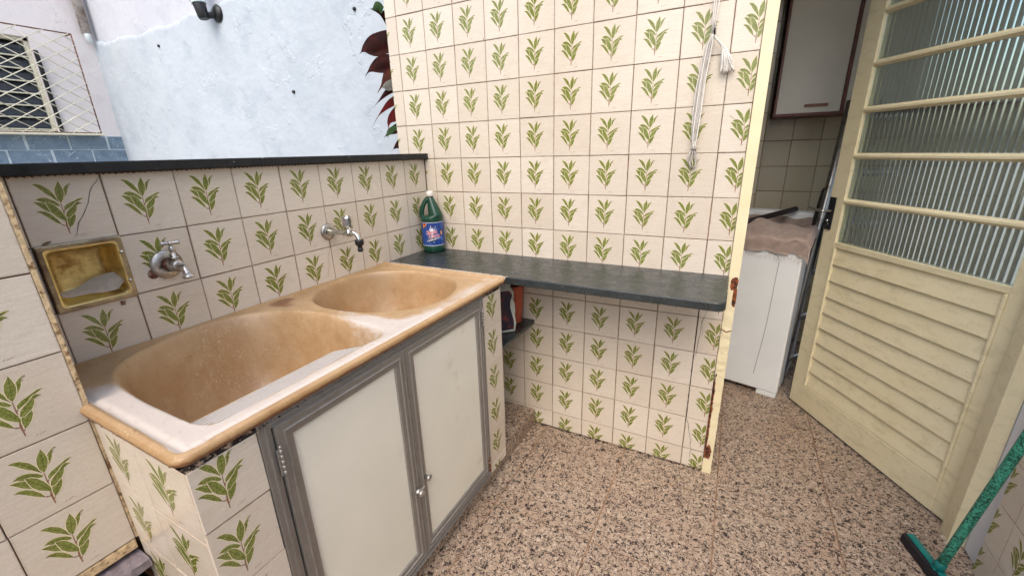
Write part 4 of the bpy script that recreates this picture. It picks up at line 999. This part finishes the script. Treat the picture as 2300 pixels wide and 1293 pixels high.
bm = B(); lathe(bm, [(0, 0), (.0065, 0), (.0065, .010), (.004, .012), (0, .012)], axis((.023, .006, .985), (0, 1, 0)), seg=14); done('lock_cylinder', bm, M_CHROME, hl, mat=DM)
for hz in (.13, 1.1, 1.95):
    bm = B(); lathe(bm, [(0, -.045), (.0065, -.044), (.0065, .044), (0, .045)], Matrix.Translation((.848, -.004, hz)), seg=12); box(bm, (.8436, -.026, hz - .04), (.8475, -.002, hz + .04)); done('hinge', bm, M_RUST, dr, mat=DM)

# ------------------------------------------------------------ back room
rm = thing('back_room', 'dim back room with cream tiled walls seen through the doorway', 'room', (1.8, .9, 0))
bobj('room_wall', (.5, 1.626, 0), (2.42, 1.75, 2.62), M_GROUT, rm, bev=0)
bobj('room_wall', (2.4205, 1.626, 0), (3.1, 1.75, .02), M_PLASTER, rm, bev=0); bobj('room_wall', (2.4205, 1.626, 2.15), (3.1, 1.75, 2.62), M_PLASTER, rm, bev=0); bobj('room_wall', (2.95, 1.626, .0205), (3.1, 1.75, 2.1495), M_PLASTER, rm, bev=0)  # unseen full-height opening added; its daylight streaks the ribbed glass
for zz_ in (2.12,): bobj('added_opening_bar', (2.421, 1.66, zz_), (2.9495, 1.69, zz_ + .028), M_JAMBR, rm, bev=.002)
bobj('room_wall', (.42, .1205, 0), (.5, 1.75, 2.62), M_ROOMWALL, rm, bev=0)
bobj('room_wall', (3.0, .1205, 0), (3.1, 1.626, 1.0), M_ROOMWALL, rm, bev=0); bobj('room_wall', (3.0, .1205, 2.2), (3.1, 1.626, 2.62), M_ROOMWALL, rm, bev=0)
bobj('room_wall', (3.0, .1205, 1.0005), (3.1, .30, 2.1995), M_ROOMWALL, rm, bev=0); bobj('room_wall', (3.0, 1.45, 1.0005), (3.1, 1.626, 2.1995), M_ROOMWALL, rm, bev=0)
for yy_ in (.3005, .66, 1.03, 1.41): bobj('added_opening_bar', (3.03, yy_, 1.0005), (3.06, yy_ + .035, 2.1995), M_JAMBR, rm, bev=.002)  # unseen window opening added to brighten the room
bobj('room_wall', (2.1305, .121, 0), (3.0, .2, 2.62), M_ROOMWALL, rm, bev=0)
bobj('wall_above_door', (1.302, .002, 2.401), (2.1303, .1195, 2.62), M_ROOMWALL, rm, bev=0)
bobj('corner_pier', (1.0, 1.40, 0), (1.396, 1.6255, 2.62), M_GROUT, rm, bev=0)
bobj('ceiling_slab', (-.215, .003, 2.6205), (3.1, 1.75, 2.74), M_ROOMWALL, rm, bev=0)
for c in range(7):
    for k in range(0, 16): add_tile(rm, (1.417 - .006 + c * T, 1.626, .0 + k * .157 - .06), (0, -1, 0), (0, T, .065 if k == 0 else 0, T), True, (1, 1.03))
for k in range(0, 16):
    add_tile(rm, (1.396, 1.404, k * .157 - .06), (1, 0, 0), (0, T, .065 if k == 0 else 0, T), True, (1, 1.03))
    for c in range(2): add_tile(rm, (1.398 - (c + 1) * T, 1.40, k * .157 - .06), (0, -1, 0), (0, T, .065 if k == 0 else 0, T), True, (1, 1.03))
wc = thing('wall_cabinet', 'pale wall cupboard edged in dark red wood high in the back room', 'cupboard', (1.7, 1.5, 1.5))
bobj('cabinet_body', (1.424, 1.305, 1.478), (2.36, 1.6195, 2.25), M_WOOD, wc, bev=.002)
bobj('cupboard_door', (1.436, 1.290, 1.492), (1.728, 1.3045, 2.235), M_CABDOOR, wc, bev=.001)
bobj('divider', (1.7295, 1.288, 1.492), (1.7455, 1.3045, 2.235), M_WOOD, wc, bev=.001)
bobj('cupboard_door', (1.747, 1.290, 1.492), (2.045, 1.3045, 2.235), M_CABDOOR, wc, bev=.001)
bobj('cupboard_door', (2.047, 1.290, 1.492), (2.345, 1.3045, 2.235), M_CABDOOR, wc, bev=.001)
bobj('edge_trim', (1.424, 1.286, 1.478), (1.4355, 1.3045, 2.25), M_WOOD, wc, bev=.001); bobj('edge_trim', (1.436, 1.286, 1.478), (2.345, 1.3045, 1.4915), M_WOOD, wc, bev=.001)
bobj('handle', (1.565, 1.272, 1.523), (1.672, 1.290, 1.535), M_WOODBAR, wc, bev=.003)

# washing machine, towel, stick
WM = Matrix.Translation((1.620, .752, 0)) @ Matrix.Rotation(R(-13.7), 4, 'Z')
wmch = thing('washing_machine', 'white washing machine in the back room partly covered by a pink towel', 'washing machine', (1.35, 1.0, 0))
bobj('machine_body', (-.50, 0, .030), (0, .50, .875), M_WMACHINE, wmch, bev=.008, seg=3, mat=WM)
bobj('control_panel', (-.50, .40, .8755), (0, .50, .965), M_WMACHINE, wmch, bev=.012, seg=3, mat=WM)
bobj('plinth_foot', (-.10, .004, .0), (-.004, .09, .0298), M_WMACHINE, wmch, bev=.003, mat=WM); bobj('plinth_foot', (-.495, .004, .0), (-.40, .09, .0298), M_WMACHINE, wmch, bev=.003, mat=WM)
bm = B(); gp = bez([(-.21, -.0002, .80), (-.14, -.0002, .806), (-.100, -.0002, .78), (-.098, -.0002, .70), (-.105, -.0002, .40), (-.125, -.0002, .12)], 8); tube(bm, gp, .0016, 6); done('pressed_groove', bm, M_GREYLINE, wmch, mat=WM)
bm = B(); NU, NV = 44, 50; gr = []
for i in range(NU):
    row = []
    for j in range(NV):
        u, v = i / (NU - 1), j / (NV - 1); x = -.36 + u * .385 ; d = v * .62
        fh = .070 + .004 * math.sin(u * 9) + .006 * (u - .5)
        if d < fh: y, z = -.012 - .004 * math.sin(u * 21), .878 - (fh - d)
        else: y, z = (d - fh) - .012, .884 + .004 * math.sin(u * 13 + v * 6)
        if y > -.01: z += .075 * math.exp(-((y - .17) / .12) ** 2) * (.75 + .25 * math.sin(u * 5 + 1)) + .004 * math.sin(y * 40 + u * 11) + .007 * math.sin(u * 17 + y * 15) + (.05 if y > .38 else 0)
        if u > .96: z -= .04 * (u - .96) / .04
        if x > .003 : z -= .0
        row.append(bm.verts.new((x, y, z)))
    gr.append(row)
for i in range(NU - 1):
    for j in range(NV - 1): bm.faces.new((gr[i][j], gr[i + 1][j], gr[i + 1][j + 1], gr[i][j + 1]))
bmesh.ops.solidify(bm, geom=list(bm.faces), thickness=.006)
for k in range(26):
    x = -.35 + k * .0145 + random.uniform(-.003, .003); fh = .800 + .006 * math.sin(k)
    tube(bm, [(x, -.013, fh), (x + random.uniform(-.004, .004), -.014, fh - .010), (x + random.uniform(-.008, .008), -.013, fh - random.uniform(.015, .03))], .0009, 5)
tw = done('bath_towel', bm, M_TOWEL, None, smooth=True, mat=WM); tag(tw, 'dusty pink fringed towel draped over the washing machine', 'towel')
bm = B(); tube(bm, [(1.30, .87, .925), (1.40, .96, .945), (1.60, 1.15, .985), (1.602, 1.152, .985)], [.014, .015, .015, .011], 14); st = done('dark_rod', bm, M_DARKBAR, None); tag(st, 'dark brown rod lying across the towel on the washing machine', 'rod')
# step ladder and ironing board
ld = thing('step_ladder', 'folded aluminium step ladder leaning behind the open door', 'ladder', (1.68, .95, 0))
A_, B_ = Vector((1.648, .93, .01)), Vector((1.722, .99, 1.52)); off = Vector((.20, -.10, 0)) * .0 + Vector((.16, .20, 0))
for dv in (Vector((0, 0, 0)), off):
    bm = B(); tube(bm, [A_ + dv, B_ + dv], .018, 4); done('rail', bm, M_STEEL, ld)
for k in range(6):
    t = .1 + k * .17; p = A_.lerp(B_, t); bm = B(); tube(bm, [p + Vector((0, .004, 0)), p + off], .010, 6, ell=2.0); done('rung', bm, M_STEEL, ld)
ib = thing('ironing_board', 'narrow dark-covered ironing board standing between machine and ladder', 'ironing board', (1.66, 1.05, 0))
bm = B(); pr = []
prof = [(.62, -.05), (.85, -.06), (1.0, -.05), (1.10, -.02), (1.12, .02), (1.10, .06), (.95, .10), (.62, .10), (.25, .09), (.25, -.04)]
def ibp(z, y, x): return Vector((1.640 + .045 * z + x - .0 , 1.02 + y * 1.2, z))
a = [bm.verts.new(ibp(z, y, 0)) for z, y in prof]; b = [bm.verts.new(ibp(z, y, .03)) for z, y in prof]; f1 = bm.faces.new(a); f2 = bm.faces.new(b[::-1])
for k in range(len(prof)): bm.faces.new((a[k], b[k], b[(k + 1) % len(prof)], a[(k + 1) % len(prof)]))
bmesh.ops.bevel(bm, geom=list(f1.edges) + list(f2.edges), offset=.008, segments=2, affect='EDGES'); done('padded_top', bm, M_BOARD, ib)
for dy in (-.02, .08):
    bm = B(); tube(bm, [(1.640, 1.0 + dy, .0), (1.668, 1.0 + dy, .6)], .009, 8); done('leg', bm, M_STEEL, ib)

# ------------------------------------------------------------ squeegee
sq = thing('floor_squeegee', 'teal floor squeegee with black rubber and green mottled pole leaning on the right wall', 'squeegee', (2.0, -.19, 0))
h0 = Vector((1.955, -.060, 0)); h1 = Vector((2.030, -.330, 0)); hd = (h1 - h0).normalized(); sn = Vector((hd.y, -hd.x, 0))
if sn.x > 0: sn = -sn
HM = Matrix(((hd.x, sn.x, 0, h0.x), (hd.y, sn.y, 0, h0.y), (0, 0, 1, 0), (0, 0, 0, 1))); Lh = (h1 - h0).length
bobj('blade_holder', (0, -.026, .014), (Lh, -.002, .038), M_TEAL, sq, bev=.006, seg=3, mat=HM)
bobj('rubber_blade', (.002, -.002, .0012), (Lh - .002, .012, .036), M_RUBBER, sq, bev=.002, mat=HM)
pb = h0 + hd * (Lh * .47) + Vector((.012, .004, .03)); pt = Vector((2.092, -.300, 1.25))
bm = B(); tube(bm, [pb, pb.lerp(pt, .03), pb.lerp(pt, .032)], [.016, .014, .0115], 16); tube(bm, [pb - Vector((.014, .003, 0)), pb + Vector((.002, 0, .004))], .012, 12); done('pole_socket', bm, M_TEAL, sq)
bm = B(); tube(bm, [pb.lerp(pt, t / 14) for t in range(15)], [.0125] * 15, 18); done('pole', bm, M_POLE, sq)

# ------------------------------------------------------------ neighbour's walls beyond the low wall
XN, YN = -4.42, .56
nw = thing('neighbour_wall', 'pinkish white neighbouring wall with louvre window and blue slate band', 'wall', (XN, -1, 0))
bm = B()
wy0, wy1, wz0, wz1 = -.95, .085, 1.600, 2.400
box(bm, (XN - .2, -1.75, 0), (XN, wy0, 4.2)); box(bm, (XN - .2, -9, 0), (XN, -1.7505, 1.3)); box(bm, (XN - .2, wy1, 0), (XN, YN, 4.2)); box(bm, (XN - .2, wy0, 0), (XN, wy1, wz0)); box(bm, (XN - .2, wy0, wz1), (XN, wy1, 4.2))  # unseen far stretch kept low so bright sky mirrors in the tiles
done('wall_body', bm, M_PINKWALL, nw)
bobj('slate_band_bed', (XN + .001, -1.75, .9), (XN + .010, .555, 1.586), M_MORTAR, nw, bev=0)
for r_i, (z0_, z1_, offy) in enumerate(((1.459, 1.583, .124), (1.333, 1.455, -.018), (1.206, 1.329, .13), (1.08, 1.202, -.02))):
    for k in range(-6, 4):
        ya_, yb_ = offy + k * .289 + .009, offy + (k + 1) * .289 - .009; yb_ = min(yb_, .552); 
        if yb_ - ya_ < .03: continue
        bobj('slate_tile', (XN + .004, ya_ + random.uniform(-.004, .004), z0_ + random.uniform(.002, .006)), (XN + .017 + random.uniform(-.002, .002), yb_ + random.uniform(-.004, .004), z1_ - random.uniform(0, .004)), M_BLUE, nw, bev=.002, seg=1)
w2 = thing('neighbour_end_wall', 'bluish white limewashed end wall rising behind the dark coping', 'wall', (-2, YN, 0))
bm = B(); NXw, NZw = 240, 60; 
box(bm, (XN - .2, YN, 0), (1.2, YN + .2, 4.2)); done('wall_body', bm, M_UPPERWALL, w2)
bm = B(); row = []
xsw = np.linspace(XN, -.0, 160)
topz = [2.415 + .02 * math.sin(x * 2.3) + .012 * math.sin(x * 11) + random.uniform(-.006, .006) for x in xsw]
for x, tz in zip(xsw, topz):
    row.append([bm.verts.new((x, YN - .001, tz + .012)), bm.verts.new((x, YN - .012, tz + .006)), bm.verts.new((x, YN - .022, tz - .006)), bm.verts.new((x, YN - .024, tz - .03)), bm.verts.new((x, YN - .024, 0))])
for a, b in zip(row, row[1:]):
    for k in range(4): bm.faces.new((a[k], b[k], b[k + 1], a[k + 1]))
done('render_coat', bm, M_WHITEWALL, w2, smooth=True)
for (x, z) in ((-3.25, 2.27), (-.93, 2.19), (-1.62, 1.78)):
    bm = B(); lathe(bm, [(0, -.002), (.013, -.001), (.010, .012), (0, .016)], axis((x, YN - .024, z), (0, -1, 0)), seg=8); done('nail_head', bm, M_PLAST, w2)
# drain pipe
dp = thing('drain_pipe', 'grey weathered drain pipe in the corner above the window with white end', 'pipe', (XN + .06, .47, 2.4))
bm = B(); tube(bm, [(XN + .05, .49, 4.1), (XN + .05, .49, 2.50)], .036, 16); done('pipe_body', bm, M_PVC, dp)
bm = B(); tube(bm, [(XN + .06, .49, 2.56), (XN + .06, .49, 2.42)], .024, 14); done('pipe_end', bm, M_WHITEPLASTIC, dp)
# window
wi = thing('louvre_window', 'dark louvre glass window with cream frame in the neighbouring wall', 'window', (XN - .05, -.4, 2))
XW = XN - .06
for (a, b, c, d) in ((wy0, wy1, wz0, wz0 + .03), (wy0, wy1, wz1 - .03, wz1), (wy0, wy0 + .03, wz0, wz1), (wy1 - .03, wy1, wz0, wz1), (-.45, -.42, wz0, wz1)):
    bobj('window_frame', (XW - .03, a + .001, c + .001), (XW + .03, b - .001, d - .001), M_IRON, wi, bev=.002)
for k in range(7):
    z = 1.64 + k * .101
    for (a, b) in ((wy0 + .032, -.452), (-.418, wy1 - .032)):
        bm = B(); box(bm, (-.003, a, 0), (.003, b, .098)); pn = done('glass_slat', bm, M_DARKGLASS, wi, mat=Matrix.Translation((XW + .012, 0, z)) @ Matrix.Rotation(R(-16), 4, 'Y'))
        bobj('slat_clip', (XW + .004, a, z - .006), (XW + .030, b, z + .004), M_IRON, wi, bev=.001)
bobj('dark_interior', (XW - .12, wy0 + .002, wz0 + .002), (XW - .10, wy1 - .002, wz1 - .002), M_IRONDARK, wi, bev=0)
bobj('shutter_edge', (XN + .004, .088, 1.62), (XN + .022, .116, 2.30), M_IRONDARK, wi, bev=.002)
bobj('window_sill', (XN + .002, wy0 - .2, 1.5865), (XN + .13, .37, 1.602), M_IRON, wi, bev=.003)
gl = thing('window_grille', 'pale diamond-pattern iron security grille over the louvre window', 'grille', (XN + .12, -.4, 2))
XG = XN + .12; gy0, gy1, gz0, gz1 = -1.35, .345, 1.606, 2.46
sl_ = .105 / .165   # rise over run of the bars
def clipline(y, z, dy, dz):
    ts = []
    for t0, t1, lo, hi in ((y, dy, gy0, gy1), (z, dz, gz0, gz1)):
        ts.append(sorted(((lo - t0) / t1, (hi - t0) / t1)))
    a = max(ts[0][0], ts[1][0]); b = min(ts[0][1], ts[1][1]); return (a, b) if b - a > .02 else None
for sgn in (1, -1):
    for k in range(-30, 30):
        y, z = -.040, 2.017 + k * .105; r = clipline(y, z, 1, sgn * sl_)
        if r:
            bm = B(); tube(bm, [(XG + .003 * sgn, y + r[0], z + sgn * sl_ * r[0]), (XG + .003 * sgn, y + r[1], z + sgn * sl_ * r[1])], .0042, 6); done('grille_bar', bm, M_IRON, gl)
for a, b in (((XG, gy0, gz1), (XG, gy1, gz1)), ((XG, gy1, gz1), (XG, gy1, gz0)), ((XG, gy0, gz0), (XG, gy1, gz0)), ((XG, gy0, gz0), (XG, gy0, gz1)), ((XG, gy1, gz1), (XN, gy1, gz1)), ((XG, gy0, gz1), (XN, gy0, gz1))):
    bm = B(); tube(bm, [a, b], .0055, 8); done('grille_frame', bm, M_RUST, gl)
# lamp
lp = thing('wall_lamp', 'spiral bulb lamp in a black socket on the bluish white wall', 'lamp', (-2.36, YN, 2.37))
wc_ = Vector((-2.325, YN - .024, 2.372)); bm = B(); lathe(bm, [(0, 0), (.058, 0), (.060, .008), (.045, .022), (.02, .03), (0, .03)], axis(wc_, (0, -1, 0)), seg=28); done('wall_plate', bm, M_PLAST, lp)
sa = wc_ + Vector((-.045, -.085, -.035)); bm = B(); tube(bm, [wc_ + Vector((0, -.02, -.01)), wc_ + Vector((-.05, -.06, -.02)), sa + Vector((0, 0, .02))], .022, 12)
ud = Vector((-.15, -.05, .98)).normalized(); tube(bm, [sa - ud * .012, sa, sa + ud * .085, sa + ud * .088], [.030, .036, .042, .042], 20); done('socket', bm, M_PLAST, lp)
bm = B(); e1 = ud.cross(Vector((0, 1, 0))).normalized(); e2 = ud.cross(e1); hp = []
for k in range(0, 150): a = k / 150 * 2 * math.pi * 5.2; hp.append(sa + ud * (.115 + .2 * k / 150) + (e1 * math.cos(a) + e2 * math.sin(a)) * .045)
tube(bm, [sa + ud * .088, sa + ud * .105], .048, 18); tube(bm, hp, .0135, 10); done('spiral_tube', bm, M_CFL, lp)

# plant behind the end of the tall wall
pl = thing('red_leaf_plant', 'tall plant with dark red drooping leaves behind the end of the tiled wall', 'plant', (-.12, .30, 0))
bm = B(); tube(bm, bez([(-.10, .30, 0), (-.13, .27, .8), (-.11, .25, 1.5), (-.13, .24, 2.2)], 6), [.016] * 19, 10); done('stem', bm, M_BARK, pl)
def leaf(pts, wmax, mats, yb=.24, yt=.10, fold=.25, thickness=.0012, peak=.4):
    """pts: (x,z) midrib from base to tip; width hangs mostly in z so it reads side-on"""
    P_ = bez([(x, yb + (yt - yb) * i / (len(pts) - 1), z) for i, (x, z) in enumerate(pts)], 7); n = len(P_); bm = B(); rows = []
    for i, p in enumerate(P_):
        t = i / (n - 1); w = wmax * (.55 + .45 * math.sin(t / .5 * math.pi / 2) if t < .5 else (.09 + .91 * (.5 + .5 * math.cos((t - .5) / .32 * math.pi)) if t < .82 else .09 * (1 - (t - .82) / .19)))
        tg = (P_[min(i + 1, n - 1)] - P_[max(i - 1, 0)]).normalized(); side = tg.cross(Vector((0, 1, 0))).normalized(); 
        nrm = side.cross(tg)
        rows.append([bm.verts.new(p + side * (w * c) + nrm * (abs(c) * w * fold)) for c in (-.5, -.25, 0, .25, .5)])
    for a, b in zip(rows, rows[1:]):
        for k in range(4): f = bm.faces.new((a[k], b[k], b[k + 1], a[k + 1])); f.smooth = True
    bmesh.ops.solidify(bm, geom=list(bm.faces), thickness=thickness)
    o = done('leaf', bm, mats, pl, smooth=True); return o
leaf([(-.16, 1.93), (-.27, 1.955), (-.34, 1.98), (-.395, 2.01)], .12, M_REDLEAF); leaf([(-.34, 2.0), (-.37, 2.015), (-.40, 2.005)], .05, M_GREENLEAF, .13, .11)
leaf([(-.12, 1.85), (-.27, 1.868), (-.38, 1.885), (-.45, 1.875), (-.500, 1.855), (-.512, 1.835), (-.505, 1.815)], .11, M_REDLEAF)
leaf([(-.12, 1.765), (-.27, 1.772), (-.36, 1.785), (-.42, 1.782), (-.468, 1.762), (-.488, 1.735), (-.480, 1.710)], .085, M_REDLEAF)
leaf([(-.14, 1.70), (-.28, 1.715), (-.36, 1.73), (-.40, 1.68), (-.41, 1.63)], .14, M_BROWNLEAF, fold=.6)
leaf([(-.20, 1.70), (-.30, 1.68), (-.37, 1.66), (-.36, 1.645)], .05, M_GREYLEAF, .16, .09)
leaf([(-.12, 1.64), (-.28, 1.655), (-.38, 1.655), (-.44, 1.60), (-.455, 1.56)], .035, M_REDLEAF)
leaf([(-.14, 1.64), (-.25, 1.62), (-.33, 1.61), (-.35, 1.59)], .08, M_BROWNLEAF)
leaf([(-.12, 1.595), (-.28, 1.605), (-.37, 1.60), (-.44, 1.54), (-.475, 1.47)], .045, M_BRIGHTLEAF)
leaf([(-.12, 1.55), (-.27, 1.565), (-.34, 1.56), (-.39, 1.51), (-.385, 1.47), (-.36, 1.44)], .062, M_BRIGHTLEAF)
leaf([(-.12, 1.455), (-.25, 1.475), (-.33, 1.475), (-.385, 1.455), (-.415, 1.425), (-.40, 1.405)], .05, M_REDLEAF); leaf([(-.33, 1.470), (-.37, 1.455), (-.38, 1.43), (-.365, 1.41)], .035, M_GREENLEAF, .14, .1)
leaf([(-.14, 1.45), (-.27, 1.435), (-.33, 1.40), (-.365, 1.365), (-.355, 1.345)], .06, M_REDLEAF)
for k in range(8):
    z = 1.3 + k * .11; a = random.uniform(.1, 1.2); leaf([(-.12, z), (-.12 + .12 * math.cos(a), z + .03), (-.12 + .25 * math.cos(a), z - .04)], .07, M_REDLEAF, .26, .26 + .2 * math.sin(a))

# ------------------------------------------------------------ unseen wall added behind the viewer to bounce light
yw = thing('added_bounce_wall', 'unseen pale wall added behind the viewer to bounce light', 'wall', (1, -4.3, 0))
bobj('wall_body', (-4.6, -9.2, 0), (2.4, -9.0, 2.2), M_PLASTER, yw, bev=0)
